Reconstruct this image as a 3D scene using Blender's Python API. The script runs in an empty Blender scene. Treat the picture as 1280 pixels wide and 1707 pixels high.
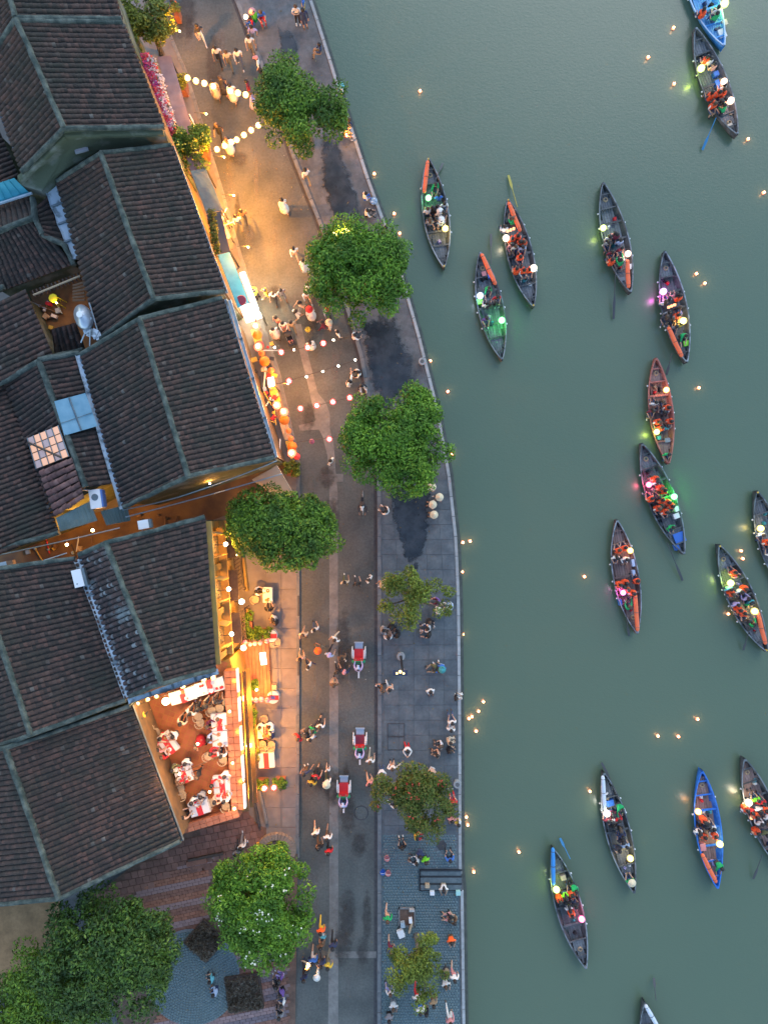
import bpy, bmesh, math, random
import numpy as np
from mathutils import Vector, Matrix
R = math.radians
PI = math.pi
random.seed(11)
NP = np.random.default_rng(5)
scene = bpy.context.scene
COL = scene.collection
# ------------------------------------------------------------ camera, sky, sun, exposure
H = 47.4                                # camera height in metres
S = 25.0                                # photograph pixels per metre at street level
cam_d = bpy.data.cameras.new('camera')
cam_d.sensor_fit = 'VERTICAL'; cam_d.sensor_height = 24.0; cam_d.sensor_width = 18.0
cam_d.lens = 24.0 * (H * S) / 1707.0
cam_d.clip_end = 800
cam = bpy.data.objects.new('camera', cam_d); COL.objects.link(cam)
cam.location = (0, 0, H); cam.rotation_euler = (0, 0, 0)
scene.camera = cam
world = bpy.data.worlds.new('World'); scene.world = world; world.use_nodes = True
wn = world.node_tree.nodes; wl = world.node_tree.links
bg = wn['Background']
sky = wn.new('ShaderNodeTexSky'); sky.sky_type = 'NISHITA'; sky.sun_disc = False
SUN_EL, SUN_ROT = R(38), R(20)
sky.sun_elevation = SUN_EL; sky.sun_rotation = SUN_ROT
sky.air_density = 1.3; sky.dust_density = 0.15; sky.ozone_density = 1.2
wl.new(sky.outputs[0], bg.inputs[0]); bg.inputs[1].default_value = 0.05
sun_d = bpy.data.lights.new('sun', 'SUN'); sun_d.energy = 0.16; sun_d.angle = R(40); sun_d.color = (1, .93, .86)
sun = bpy.data.objects.new('sun', sun_d); COL.objects.link(sun)
sun.rotation_euler = (R(90) - SUN_EL, 0, PI - SUN_ROT)
scene.view_settings.view_transform = 'Standard'; scene.view_settings.look = 'None'
scene.view_settings.gamma = 1.0; scene.view_settings.use_curve_mapping = False
scene.view_settings.exposure = 2.75

# ------------------------------------------------------------ helpers
def P(u, v, z=0.0):
    k = (H - z) / H / S
    return Vector(((u - 640) * k, -(v - 853.5) * k, z))
def pts(l, z=0.0): return [P(a[0], a[1], z) for a in l]
MATS = {}
def mat(name, c, rough=.75, c2=None, scale=3.0, bump=0.0, bscale=12.0, metal=0.0, emit=None, es=0.0,
        island=None, objvar=0.0, detail=4.0, thr=(.35, .65), spec=None, trans=0.0, stretch=None, grain=0.0, gscale=5.0):
    if name in MATS: return MATS[name]
    m = bpy.data.materials.new(name); m.use_nodes = True
    n = m.node_tree.nodes; l = m.node_tree.links; b = n['Principled BSDF']
    b.inputs['Roughness'].default_value = rough; b.inputs['Metallic'].default_value = metal
    b.inputs['Base Color'].default_value = (*c, 1)
    if spec is not None: b.inputs['Specular IOR Level'].default_value = spec
    if trans: b.inputs['Transmission Weight'].default_value = trans
    geo = n.new('ShaderNodeNewGeometry'); vec = geo.outputs['Position']
    if stretch:
        mp = n.new('ShaderNodeMapping'); mp.inputs['Scale'].default_value = stretch
        l.new(vec, mp.inputs[0]); vec = mp.outputs[0]
    cur = None
    if island:
        rp = n.new('ShaderNodeValToRGB'); rp.color_ramp.interpolation = 'LINEAR'
        el = rp.color_ramp.elements
        while len(el) < len(island): el.new(.5)
        for e, (pos, col) in zip(el, island): e.position = pos; e.color = (*col, 1)
        l.new(geo.outputs['Random Per Island'], rp.inputs[0]); cur = rp.outputs[0]
    if c2:
        nz = n.new('ShaderNodeTexNoise'); nz.inputs['Scale'].default_value = scale; nz.inputs['Detail'].default_value = detail
        l.new(vec, nz.inputs['Vector'])
        mr = n.new('ShaderNodeMapRange'); mr.inputs[1].default_value = thr[0]; mr.inputs[2].default_value = thr[1]
        l.new(nz.outputs[0], mr.inputs[0])
        mx = n.new('ShaderNodeMix'); mx.data_type = 'RGBA'
        mx.inputs[6].default_value = (*c, 1); mx.inputs[7].default_value = (*c2, 1)
        l.new(mr.outputs[0], mx.inputs[0])
        if cur: l.new(cur, mx.inputs[6])
        cur = mx.outputs[2]
    if objvar:
        oi = n.new('ShaderNodeObjectInfo'); hs = n.new('ShaderNodeHueSaturation')
        ma = n.new('ShaderNodeMapRange'); ma.inputs[3].default_value = 1 - objvar; ma.inputs[4].default_value = 1 + objvar
        l.new(oi.outputs['Random'], ma.inputs[0]); l.new(ma.outputs[0], hs.inputs['Value'])
        if cur: l.new(cur, hs.inputs['Color'])
        else: hs.inputs['Color'].default_value = (*c, 1)
        cur = hs.outputs[0]
    if grain:
        g1 = n.new('ShaderNodeTexNoise'); g1.inputs['Scale'].default_value = gscale; g1.inputs['Detail'].default_value = 9; g1.inputs['Roughness'].default_value = .7
        l.new(vec, g1.inputs['Vector'])
        gm = n.new('ShaderNodeMapRange'); gm.inputs[1].default_value = .3; gm.inputs[2].default_value = .7; gm.inputs[3].default_value = 1 - grain; gm.inputs[4].default_value = 1 + grain
        l.new(g1.outputs[0], gm.inputs[0]); gh = n.new('ShaderNodeHueSaturation'); l.new(gm.outputs[0], gh.inputs['Value'])
        if cur: l.new(cur, gh.inputs['Color'])
        else: gh.inputs['Color'].default_value = (*c, 1)
        cur = gh.outputs[0]
    if cur: l.new(cur, b.inputs['Base Color'])
    if bump:
        nz2 = n.new('ShaderNodeTexNoise'); nz2.inputs['Scale'].default_value = bscale; nz2.inputs['Detail'].default_value = 5
        l.new(vec, nz2.inputs['Vector'])
        bp = n.new('ShaderNodeBump'); bp.inputs['Strength'].default_value = bump; bp.inputs['Distance'].default_value = .05
        l.new(nz2.outputs[0], bp.inputs['Height']); l.new(bp.outputs[0], b.inputs['Normal'])
    if emit:
        b.inputs['Emission Color'].default_value = (*emit, 1); b.inputs['Emission Strength'].default_value = es
    MATS[name] = m; return m

def tag(o, label=None, cat=None, group=None, kind=None):
    if label: o['label'] = label
    if cat: o['category'] = cat
    if group: o['group'] = group
    if kind: o['kind'] = kind
    return o
def empty(name, loc, rz=0.0, label=None, cat=None, group=None):
    o = bpy.data.objects.new(name, None); COL.objects.link(o); o.empty_display_size = .2
    o.location = loc; o.rotation_euler = (0, 0, rz)
    return tag(o, label, cat, group)
class MB:
    def __init__(s): s.v = []; s.f = []; s.mi = []; s.m = 0; s.sm = False
    def face(s, idx): s.f.append(idx); s.mi.append(s.m)
    def add(s, vs): n = len(s.v); s.v += [tuple(x) for x in vs]; return n
    def box(s, c, d, rz=0.0, M=None, taper=1.0):
        cx, cy, cz = c; dx, dy, dz = d[0] / 2, d[1] / 2, d[2] / 2
        vs = []
        for z, t in ((-dz, 1), (dz, taper)):
            for x, y in ((-dx, -dy), (dx, -dy), (dx, dy), (-dx, dy)):
                x *= t; y *= t
                q = Vector((cx + x * math.cos(rz) - y * math.sin(rz), cy + x * math.sin(rz) + y * math.cos(rz), cz + z))
                vs.append(M @ q if M else q)
        n = s.add(vs)
        for f in ((3, 2, 1, 0), (4, 5, 6, 7), (0, 1, 5, 4), (1, 2, 6, 5), (2, 3, 7, 6), (3, 0, 4, 7)): s.face([n + i for i in f])
    def tube(s, p, r, seg=6, cap=True):
        p = [Vector(a) for a in p]
        if not hasattr(r, '__len__'): r = [r] * len(p)
        rings = []
        for i, a in enumerate(p):
            d = (p[min(i + 1, len(p) - 1)] - p[max(i - 1, 0)])
            d = d.normalized() if d.length > 1e-6 else Vector((0, 0, 1))
            x = d.cross(Vector((0, 0, 1)))
            x = x.normalized() if x.length > .05 else Vector((1, 0, 0))
            y = d.cross(x)
            rings.append(s.add([a + (x * math.cos(2 * PI * k / seg) + y * math.sin(2 * PI * k / seg)) * r[i] for k in range(seg)]))
        for a, b in zip(rings, rings[1:]):
            for k in range(seg): s.face([a + k, a + (k + 1) % seg, b + (k + 1) % seg, b + k])
        if cap:
            s.face([rings[0] + k for k in range(seg)][::-1]); s.face([rings[-1] + k for k in range(seg)])
    def lathe(s, c, prof, seg=16, sx=1.0, sy=1.0, cap=True):
        rings = []
        for r, z in prof:
            rings.append(s.add([(c[0] + r * sx * math.cos(2 * PI * k / seg), c[1] + r * sy * math.sin(2 * PI * k / seg), c[2] + z) for k in range(seg)]))
        for a, b in zip(rings, rings[1:]):
            for k in range(seg): s.face([a + k, a + (k + 1) % seg, b + (k + 1) % seg, b + k])
        if cap:
            s.face([rings[0] + k for k in range(seg)][::-1]); s.face([rings[-1] + k for k in range(seg)])
    def ball(s, c, r, seg=12, rows=7, sz=1.0):
        s.lathe(c, [(r * math.sin(PI * (i + .12) / (rows - .76)), -r * sz * math.cos(PI * (i + .12) / (rows - .76))) for i in range(rows)], seg)
    def prism(s, poly, z0, z1):
        n = s.add([(q[0], q[1], z0) for q in poly]); k = len(poly)
        s.add([(q[0], q[1], z1) for q in poly])
        s.face([n + i for i in range(k)][::-1]); s.face([n + k + i for i in range(k)])
        for i in range(k): s.face([n + i, n + (i + 1) % k, n + k + (i + 1) % k, n + k + i])
    def mesh(s, name, mats, smooth=False):
        me = bpy.data.meshes.new(name); me.from_pydata([tuple(a) for a in s.v], [], s.f)
        for m in (mats if isinstance(mats, (list, tuple)) else [mats]): me.materials.append(m)
        if any(s.mi): me.polygons.foreach_set('material_index', s.mi)
        if smooth or s.sm: me.polygons.foreach_set('use_smooth', [True] * len(me.polygons))
        me.validate(); me.update(); return me
    def build(s, name, mats, parent=None, smooth=False, loc=None, kind=None):
        return put(name, s.mesh(name, mats, smooth), parent, loc, kind=kind)
def put(name, me, parent=None, loc=None, rz=0.0, sc=None, kind=None):
    o = bpy.data.objects.new(name, me); COL.objects.link(o)
    if parent: o.parent = parent
    if loc is not None: o.location = loc
    if rz: o.rotation_euler = (0, 0, rz)
    if sc is not None: o.scale = sc if hasattr(sc, '__len__') else (sc, sc, sc)
    if kind: o['kind'] = kind
    return o
def np_mesh(name, V, F, m, smooth=False):
    k = F.shape[1]
    me = bpy.data.meshes.new(name); me.vertices.add(len(V)); me.vertices.foreach_set('co', V.astype(np.float32).ravel())
    me.loops.add(F.size); me.loops.foreach_set('vertex_index', F.astype(np.int32).ravel())
    me.polygons.add(len(F)); me.polygons.foreach_set('loop_start', np.arange(0, F.size, k, dtype=np.int32))
    me.polygons.foreach_set('loop_total', np.full(len(F), k, dtype=np.int32))
    me.materials.append(m); me.update(calc_edges=True); me.validate()
    if smooth: me.polygons.foreach_set('use_smooth', [True] * len(F))
    return me
def slot(o, i, m):
    o.material_slots[i].link = 'OBJECT'; o.material_slots[i].material = m
def sheet(name, poly, z, m, parent=None, thick=None, kind='structure', zz=None):
    mb = MB()
    q = pts(poly, z if zz is None else zz)
    if thick: mb.prism(q, z - thick, z)
    else:
        n = mb.add([(a.x, a.y, z) for a in q]); mb.face(list(range(n, n + len(q))))
    me = mb.mesh(name, m)
    bm = bmesh.new(); bm.from_mesh(me); bmesh.ops.recalc_face_normals(bm, faces=bm.faces)
    if not thick:
        for f in bm.faces:
            if f.normal.z < 0: f.normal_flip()
    bm.to_mesh(me); bm.free()
    o = put(name, me, parent)
    if kind and not parent: o['kind'] = kind
    return o
# -------- labels: a look plus where it stands, made unique over the whole scene
LM = []            # landmarks in photograph pixels
PENDING = []
def later(o, desc, cat, u, v, group=None, lms=None):
    o['category'] = cat
    if group: o['group'] = group
    PENDING.append((o, desc, u, v, lms))
def resolve_labels():
    keys = {}
    for o, desc, u, v, lms in PENDING:
        c = lms or LM
        lm = min(c, key=lambda a: math.hypot(a[0] - u, a[1] - v))
        du, dv = u - lm[0], v - lm[1]; d = math.hypot(du, dv)
        dirs = ['right of', 'lower right of', 'below', 'lower left of', 'left of', 'upper left of', 'above', 'upper right of']
        dr = dirs[int(round(math.atan2(dv, du) / (PI / 4))) % 8]
        if d < 14: dr = 'at'
        keys.setdefault(desc + ' ' + dr + ' ' + lm[2], []).append((d, o))
    words = ['nearest', 'second', 'third', 'fourth', 'fifth', 'sixth', 'seventh', 'eighth', 'ninth', 'tenth', 'eleventh', 'twelfth']
    for k, l in keys.items():
        if len(l) == 1: l[0][1]['label'] = k; continue
        l.sort(key=lambda a: a[0])
        for i, (d, o) in enumerate(l):
            k2 = k if len(k.split()) <= 14 else k.replace(' the ', ' ')
            o['label'] = k2 + (', ' + words[i] + (' nearest' if i else '') if i < len(l) - 1 or i == 0 else ', farthest')
def emis(name, c, s): return mat(name, c, .5, emit=c, es=s)
def globe_mat(name, c, edge=.55, core=5.0):
    """lit paper globe: the bulb inside makes the middle white hot, the paper rim keeps its colour"""
    if name in MATS: return MATS[name]
    m = mat(name, c, .6); n = m.node_tree.nodes; l = m.node_tree.links; bb = n['Principled BSDF']
    lw = n.new('ShaderNodeLayerWeight'); lw.inputs[0].default_value = .5
    rp = n.new('ShaderNodeValToRGB'); el = rp.color_ramp.elements
    el[0].position = .1; el[0].color = (1, 1, 1, 1); el[1].position = .3; el[1].color = (*c, 1)  # white centre put into the emission in place of a bulb inside
    st = n.new('ShaderNodeMapRange'); st.inputs[1].default_value = .08; st.inputs[2].default_value = .34; st.inputs[3].default_value = core; st.inputs[4].default_value = edge
    l.new(lw.outputs['Facing'], rp.inputs[0]); l.new(lw.outputs['Facing'], st.inputs[0])
    l.new(rp.outputs[0], bb.inputs['Emission Color']); l.new(st.outputs[0], bb.inputs['Emission Strength']); return m
def plight(name, loc, power, color, r=.12, parent=None):
    d = bpy.data.lights.new(name, 'POINT'); d.energy = power; d.color = color; d.shadow_soft_size = r
    o = bpy.data.objects.new(name, d); COL.objects.link(o); o.location = loc
    if parent: o.parent = parent
    return o
WARM = (1.0, .4, .06); WARMW = (1.0, .56, .22)

# ------------------------------------------------------------ materials
M_asph = mat('asphalt', (.062, .068, .063), .82, (.128, .132, .118), .42, bump=.5, bscale=30, thr=(.3, .7), detail=11, grain=.28, gscale=7)
M_strip = mat('pale_concrete', (.15, .143, .13), .85, (.22, .21, .19), 1.3, bump=.25, bscale=30, detail=9, grain=.2)
M_conc = mat('old_concrete', (.088, .092, .094), .85, (.15, .15, .148), .8, bump=.3, bscale=25, detail=10, grain=.25, gscale=4)
M_slab = mat('grey_paving_slab', (.08, .096, .106), .8, (.125, .142, .148), 1.1, bump=.2, bscale=30, objvar=.07, detail=10, grain=.2, gscale=6)
M_cobble = mat('blue_grey_setts', (.13, .16, .18), .8, (.18, .21, .225), 6, bump=.7, bscale=18, detail=6)
M_cope = mat('coping_granite', (.3, .31, .3), .8, (.38, .38, .37), 4, bump=.3, objvar=.12)
M_quay = mat('quay_wall_stone', (.06, .07, .06), .7, (.09, .1, .085), 3, bump=.5)
M_kerb = mat('kerb_stone', (.13, .14, .145), .8, (.19, .195, .19), 3, objvar=.12, bump=.2)
M_gutter = mat('drain_channel', (.045, .045, .05), .8, (.07, .07, .07), 4)
M_wet = mat('wet_stone', (.018, .024, .03), .3, (.04, .048, .055), 1.2, bump=.2, bscale=20, detail=10, grain=.3, thr=(.4, .6))
M_earth = mat('bare_sandy_ground', (.22, .13, .06), .9, (.32, .19, .09), 1, bump=.3, grain=.2)
M_brick = mat('red_paver', (.24, .1, .06), .85, (.3, .14, .09), 3, objvar=.2, bump=.2, grain=.2)
M_brick2 = mat('dark_red_paver', (.19, .09, .065), .85, (.24, .12, .085), 3, objvar=.2, bump=.2, grain=.2)
M_joint = mat('sand_joint', (.12, .075, .055), .95, (.17, .1, .07), 1.5, grain=.3)
M_terr = mat('terracotta_tile', (.3, .1, .05), .7, (.37, .14, .07), 4, objvar=.15)
M_moss = mat('mossy_plaster', (.075, .095, .06), .9, (.2, .22, .19), .9, thr=(.5, .68), bump=.5, bscale=10, detail=10)
M_yell = mat('yellow_limewash', (.42, .24, .04), .85, (.3, .17, .04), 1.3, bump=.2, detail=9)
M_ridge = mat('mortar_ridge', (.035, .052, .046), .92, (.1, .118, .1), 2.2, bump=1.0, bscale=9, detail=10, grain=.35, thr=(.4, .62))
M_pan_shade = mat('pan_tile_shade', (.018, .02, .02), .95, (.035, .033, .03), 3)  # pan sheet, darkened to paint in the shadow between cover tiles
M_tile = mat('weathered_roof_tile', (.06, .045, .04), .92, (.03, .032, .024), .6, thr=(.45, .75), detail=10, bump=.4, bscale=25, grain=.3, gscale=5,
    island=[(0, (.034, .026, .022)), (.3, (.052, .034, .028)), (.7, (.074, .044, .034)), (.93, (.105, .055, .042)), (.985, (.09, .065, .052)), (1, (.14, .13, .115))])
M_tile2 = mat('reddish_roof_tile', (.15, .07, .06), .9, (.09, .05, .045), 1.5, detail=6,
    island=[(0, (.12, .055, .05)), (.6, (.19, .09, .075)), (1, (.24, .13, .11))])
M_tilel = mat('lichened_roof_tile', (.06, .045, .04), .9, (.2, .23, .23), .55, thr=(.57, .68), detail=9, bump=.3, bscale=25,
    island=[(0, (.042, .036, .034)), (.35, (.075, .05, .045)), (.8, (.11, .065, .055)), (.93, (.15, .14, .135)), (1, (.3, .32, .32))])
M_blue = mat('galvanised_sheet', (.33, .42, .47), .5, (.45, .54, .6), 3, metal=.3, bump=.2, bscale=6)
M_blued = mat('dark_gutter_sheet', (.1, .14, .16), .6, (.16, .2, .22), 3, metal=.2)
M_teal = mat('teal_painted_sheet', (.03, .28, .36), .55, (.05, .36, .45), 2)
M_tarp = mat('pale_blue_tarpaulin', (.12, .27, .35), .55, (.18, .34, .42), 1.5, bump=.3, bscale=4)
M_wood = mat('brown_wood', (.16, .09, .05), .7, (.22, .13, .07), 6, stretch=(1, 1, 6))
M_dwood = mat('dark_wood', (.05, .035, .028), .7, (.08, .06, .045), 6)
M_white = mat('white_paint', (.75, .75, .74), .5)
M_black = mat('black_iron', (.02, .022, .025), .5)
M_cloth = mat('white_tablecloth', (.62, .61, .59), .8)
M_red = mat('red_cloth', (.6, .03, .035), .75)
M_rattan = mat('pale_rattan', (.5, .38, .24), .8, (.38, .27, .16), 20)
M_steel = mat('stainless', (.45, .5, .56), .3, metal=.7)
M_glassy = mat('glazed_roof_light', (.16, .18, .2), .25, emit=(1, .5, .22), es=.12)
M_gold = mat('yellow_varnish', (.6, .38, .05), .5)
E_glow = emis('lamp_glow_warm', (1, .72, .38), 6)
E_white = globe_mat('lantern_white', (1, .6, .2), .28, 1.6)
E_red = globe_mat('lantern_red', (1, .05, .05), .2, 1.0)
E_core = emis('lantern_core', (1, .8, .6), 3)
E_pap = emis('candle_paper', (1, .38, .16), .4)
E_sign = emis('lit_white_sign', (1, .93, .8), .9)
def leafmat(name, a, b, c, d):
    return mat(name, b, .6, c2=a, scale=.7, thr=(.4, .75), island=[(0, a), (.4, b), (.8, c), (1, d)], spec=.3)
L_green = leafmat('leaf_green', (.035, .08, .01), (.09, .18, .012), (.15, .26, .018), (.24, .34, .03))
L_bright = leafmat('leaf_bright', (.035, .1, .008), (.1, .22, .012), (.16, .3, .018), (.24, .38, .035))
L_dark = leafmat('leaf_dark', (.02, .045, .01), (.05, .11, .014), (.09, .17, .02), (.17, .24, .035))
L_olive = leafmat('leaf_olive', (.07, .1, .012), (.15, .19, .018), (.22, .27, .03), (.3, .34, .05))
L_yell = leafmat('leaf_yellow_green', (.08, .1, .012), (.16, .19, .02), (.24, .26, .03), (.34, .33, .05))
L_rust = leafmat('leaf_rust_tinged', (.05, .075, .01), (.1, .14, .018), (.15, .17, .025), (.24, .13, .03))
L_twig = leafmat('dry_twig', (.06, .05, .035), (.12, .085, .06), (.16, .14, .1), (.24, .22, .18))
M_bark = mat('bark', (.1, .085, .07), .9, (.16, .14, .12), 6, bump=.5)
M_petal = mat('white_petal', (.7, .68, .5), .7)
M_rpetal = mat('red_petal', (.5, .05, .03), .7)

# ------------------------------------------------------------ water, land, street
WZ = -.8
water_m = mat('river_water', (.098, .142, .088), .2, (.12, .155, .094), .035, bump=.0, detail=3, thr=(.3, .7))
_n = water_m.node_tree.nodes; _l = water_m.node_tree.links
_g = _n.new('ShaderNodeNewGeometry')
_mp = _n.new('ShaderNodeMapping'); _mp.inputs['Scale'].default_value = (1.6, 2.6, 1); _mp.inputs['Rotation'].default_value = (0, 0, .5)
_l.new(_g.outputs['Position'], _mp.inputs[0])
_nz = _n.new('ShaderNodeTexNoise'); _nz.inputs['Scale'].default_value = 2.6; _nz.inputs['Detail'].default_value = 10; _nz.inputs['Roughness'].default_value = .72
_l.new(_mp.outputs[0], _nz.inputs['Vector'])
_bp = _n.new('ShaderNodeBump'); _bp.inputs['Strength'].default_value = .22; _bp.inputs['Distance'].default_value = .06
_l.new(_nz.outputs[0], _bp.inputs['Height']); _l.new(_bp.outputs[0], _n['Principled BSDF'].inputs['Normal'])
mb = MB(); n = mb.add([(-30, -220, WZ), (260, -220, WZ), (260, 220, WZ), (-30, 220, WZ)]); mb.face([n, n + 1, n + 2, n + 3])
tag(mb.build('water', water_m), kind='structure')
QUAY = [(455, -220), (497, -80), (520, 0), (540, 62), (575, 175), (615, 298), (660, 420), (700, 560), (730, 680), (750, 790), (762, 900), (766, 1000),
        (768, 1200), (769, 1450), (772, 1480), (775, 1707), (778, 1900)]
CURB = [(300, -220), (360, -80), (391, 0), (445, 140), (486, 262), (541, 400), (598, 590), (618, 700), (628, 810), (629, 1200), (628, 1707), (628, 1900)]
LEFT = [(190, -220), (245, -60), (262, 0), (313, 121), (361, 278), (402, 420), (434, 520), (467, 620), (500, 770), (500, 900), (499, 1400), (492, 1707), (490, 1900)]
# ground: one big slab of land whose east edge is the quay
g = [(-5000, -4200), (300, -4200)] + QUAY + [(800, 5200), (-5000, 5200)]
ground = sheet('ground', g, -.02, M_conc, thick=2.5)
ground.data.materials.append(M_quay)
for p_ in ground.data.polygons:
    if abs(p_.normal.z) < .5: p_.material_index = 1
def band(a, b): return list(a) + list(b)[::-1]
sheet('street', band([(x, y) for x, y in LEFT], CURB), .0, M_asph, thick=.1)
def lerp_line(l, v):
    for (x0, y0), (x1, y1) in zip(l, l[1:]):
        if y0 <= v <= y1: return x0 + (x1 - x0) * (v - y0) / (y1 - y0)
    return l[-1][0]
PZ = .12
prom = sheet('promenade', band(CURB, QUAY), PZ - .03, M_conc, thick=.3)
def on_line(l, v0, v1, step, off, w, h, z, m, name, parent, gap=.02):
    v = v0
    while v < v1:
        a = P(lerp_line(l, v) + off, v); b = P(lerp_line(l, v + step) + off, v + step)
        d = b - a; c = (a + b) / 2
        me = MB(); L_ = d.length - gap
        me.box((0, 0, 0), (L_, w, h), taper=.985)
        o = put(name, me.mesh(name, m), parent, (c.x, c.y, z - h / 2 + random.uniform(-.006, .006)), math.atan2(d.y, d.x))
        v += step
on_line(QUAY, -30, 1449, 33, -2.6, .2, .2, PZ + .035, M_cope, 'coping_stone', prom)
on_line(QUAY, 1482, 1735, 33, -2.6, .2, .2, PZ + .035, M_cope, 'coping_stone', prom)
on_line(CURB, -30, 1735, 33, 4, .24, .26, PZ + .01, M_kerb, 'kerb_stone', prom)
sheet('quay_footing', band(QUAY, [(x + 5.5, y) for x, y in QUAY]), -.45, M_quay, thick=1.6)
sheet('drain_channel', band([(x - 5, y) for x, y in CURB], [(x + 1, y) for x, y in CURB]), .006, M_gutter)
# central pale strips of the street
def strip(poly, z=.008): return sheet('concrete_strip', poly, z, M_strip)
strip([(488, 540), (502, 540), (516, 600), (530, 655), (544, 672), (550, 690), (550, 715), (557, 745), (560, 790), (563, 820), (564, 1200), (564, 1900), (545, 1900), (549, 1500), (549, 820), (546, 760), (538, 728), (532, 716), (500, 718), (498, 709), (526, 702), (520, 672), (513, 640), (503, 600)])
strip([(565, 1586), (627, 1586), (627, 1597), (565, 1597)], .009)
strip([(535, 790), (572, 790), (572, 803), (535, 803)], .012)
sheet('gutter_slot', [(496.5, 775), (499.5, 775), (499.5, 1396), (496.5, 1396)], .125, M_gutter)
# pavement on the house side
side = [(-300, -220), (190, -220), (245, -60), (262, 0), (313, 121), (361, 278), (402, 420), (434, 520), (467, 620), (500, 770), (500, 900), (499, 1400), (499, 1430), (-300, 1430)]
M_side = mat('warm_grey_pavement', (.17, .15, .135), .85, (.225, .2, .18), 1.2, bump=.2, detail=8)
pav = sheet('pavement', side, .1, M_side, thick=.3)
on_line([(a - 3, b) for a, b in LEFT], -30, 1400, 33, 0, .22, .22, .13, M_kerb, 'kerb_stone', pav)
# pavement slabs in front of the restaurant and beyond
M_sides = mat('warm_pavement_slab', (.19, .165, .145), .85, (.235, .205, .18), 2, bump=.15, objvar=.1)
sl = MB(); sl.box((0, 0, -.02), (.99, 1.29, .05), taper=.99); slm = sl.mesh('paving_slab', M_sides)
for i in range(2):
    for k in range(19):
        u = 455 + i * 25.5; v = 800 + k * 33
        if u < 495: put('paving_slab', slm, pav, P(u + 2, v).xy.to_3d() + Vector((0, 0, .125)), random.uniform(-.004, .004))
# promenade slabs
sl = MB(); sl.box((0, 0, -.03), (.992, .985, .06), taper=.992); slm = sl.mesh('paving_slab', M_slab)
for k in range(0, 56):
    v = 812 + k * 25.0
    if v > 1440: break
    for i in range(7):
        u = 759 - i * 25.0
        us = u - max(0, (766 - lerp_line(QUAY, v - 13)))
        if us - 13 < lerp_line(CURB, v) + 8: continue
        put('paving_slab', slm, prom, P(us - 7, v).xy.to_3d() + Vector((0, 0, PZ + random.uniform(-.002, .002))), 0)
# fine blue setts on the southern promenade (uncountable, real stones)
def setts(name, inside, u0, u1, v0, v1, step, z, m, parent=None, ring=None):
    V = []; F = []
    def add(cx, cy, a, w, l):
        c, s_ = math.cos(a), math.sin(a); n = len(V); hz = random.uniform(0, .012)
        for dz, t in ((-.03, 1.02), (hz, .95)):
            for x, y in ((-w, -l), (w, -l), (w, l), (-w, l)):
                V.append((cx + (x * c - y * s_) * t, cy + (x * s_ + y * c) * t, z + dz))
        F.extend([(n + 4, n + 5, n + 6, n + 7), (n, n + 1, n + 5, n + 4), (n + 1, n + 2, n + 6, n + 5), (n + 2, n + 3, n + 7, n + 6), (n + 3, n, n + 4, n + 7)])
    if ring:
        cu, cv, rr = ring; c0 = P(cu, cv)
        r = .15
        while r < rr / S:
            k = max(5, int(2 * PI * r / .19))
            for i in range(k):
                a = 2 * PI * (i + .5 * (int(r / .17) % 2)) / k; x = c0.x + r * math.cos(a); y = c0.y + r * math.sin(a)
                u = 640 + x * S; v = 853.5 - y * S
                if inside(u, v): add(x, y, a, .075, .085)
            r += .17
    else:
        v = v0; row = 0
        while v < v1:
            u = u0 + (step * .5 if row % 2 else 0)
            while u < u1:
                if inside(u, v):
                    q = P(u, v); add(q.x + random.uniform(-.01, .01), q.y + random.uniform(-.01, .01), random.uniform(-.06, .06), step / S * .46, step / S * .43)
                u += step
            v += step; row += 1
    o = put(name, np_mesh(name, np.array(V), np.array(F), m), parent, kind='stuff'); return o
M_sett = mat('blue_grey_sett', (.13, .17, .18), .8, (.105, .155, .165), .6, island=[(0, (.095, .15, .165)), (.6, (.112, .17, .185)), (1, (.14, .195, .208))], detail=6)
def in_s(u, v):
    if not (lerp_line(CURB, v) + 10 < u < lerp_line(QUAY, v) - 10): return False
    return not (698 < u < 772 and 1447 < v < 1483)
sheet('sett_bedding', band([(a_ + 8, b_) for a_, b_ in ((628, 1392), (628, 1707), (628, 1720))], [(a_ - 7, b_) for a_, b_ in ((768, 1392), (769, 1450), (772, 1480), (775, 1720))]), PZ - .014, mat('sett_bedding', (.07, .105, .118), .9, (.09, .125, .135), 2, grain=.2), zz=PZ)
setts('granite_setts', in_s, 636, 772, 1392, 1712, 4.6, PZ + .0, M_sett, prom)
# quay steps cut into the edge
st = empty('quay_steps', P(735, 1465, PZ), 0, 'three dark stone steps cut into the quay edge', 'steps')
for i, (v0, v1) in enumerate(((1450, 1457), (1460, 1469), (1472, 1480))):
    mb = MB(); a = P(701, v1); b = P(768, v0); mb.box(((a.x + b.x) / 2, (a.y + b.y) / 2, PZ + .05 + .03 * i), (b.x - a.x, b.y - a.y, .1))
    o = mb.build('step', mat('step_stone', (.085, .115, .125), .85, (.12, .15, .16), 2, grain=.25)); o.parent = st; o.matrix_parent_inverse = Matrix.Translation(-st.location)
for u_, v_, w_, h_ in ((734, 1448, 70, 2.2), (734, 1458.5, 70, 2.4), (734, 1470.5, 70, 2), (734, 1481.5, 70, 1.6), (700, 1465, 2, 34)):
    mb = MB(); q = P(u_, v_); mb.box((q.x, q.y, PZ + .06), (w_ / S, h_ / S, .12)); o = mb.build('iron_rail', M_black, st)
    o.matrix_parent_inverse = Matrix.Translation(-st.location)
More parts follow.
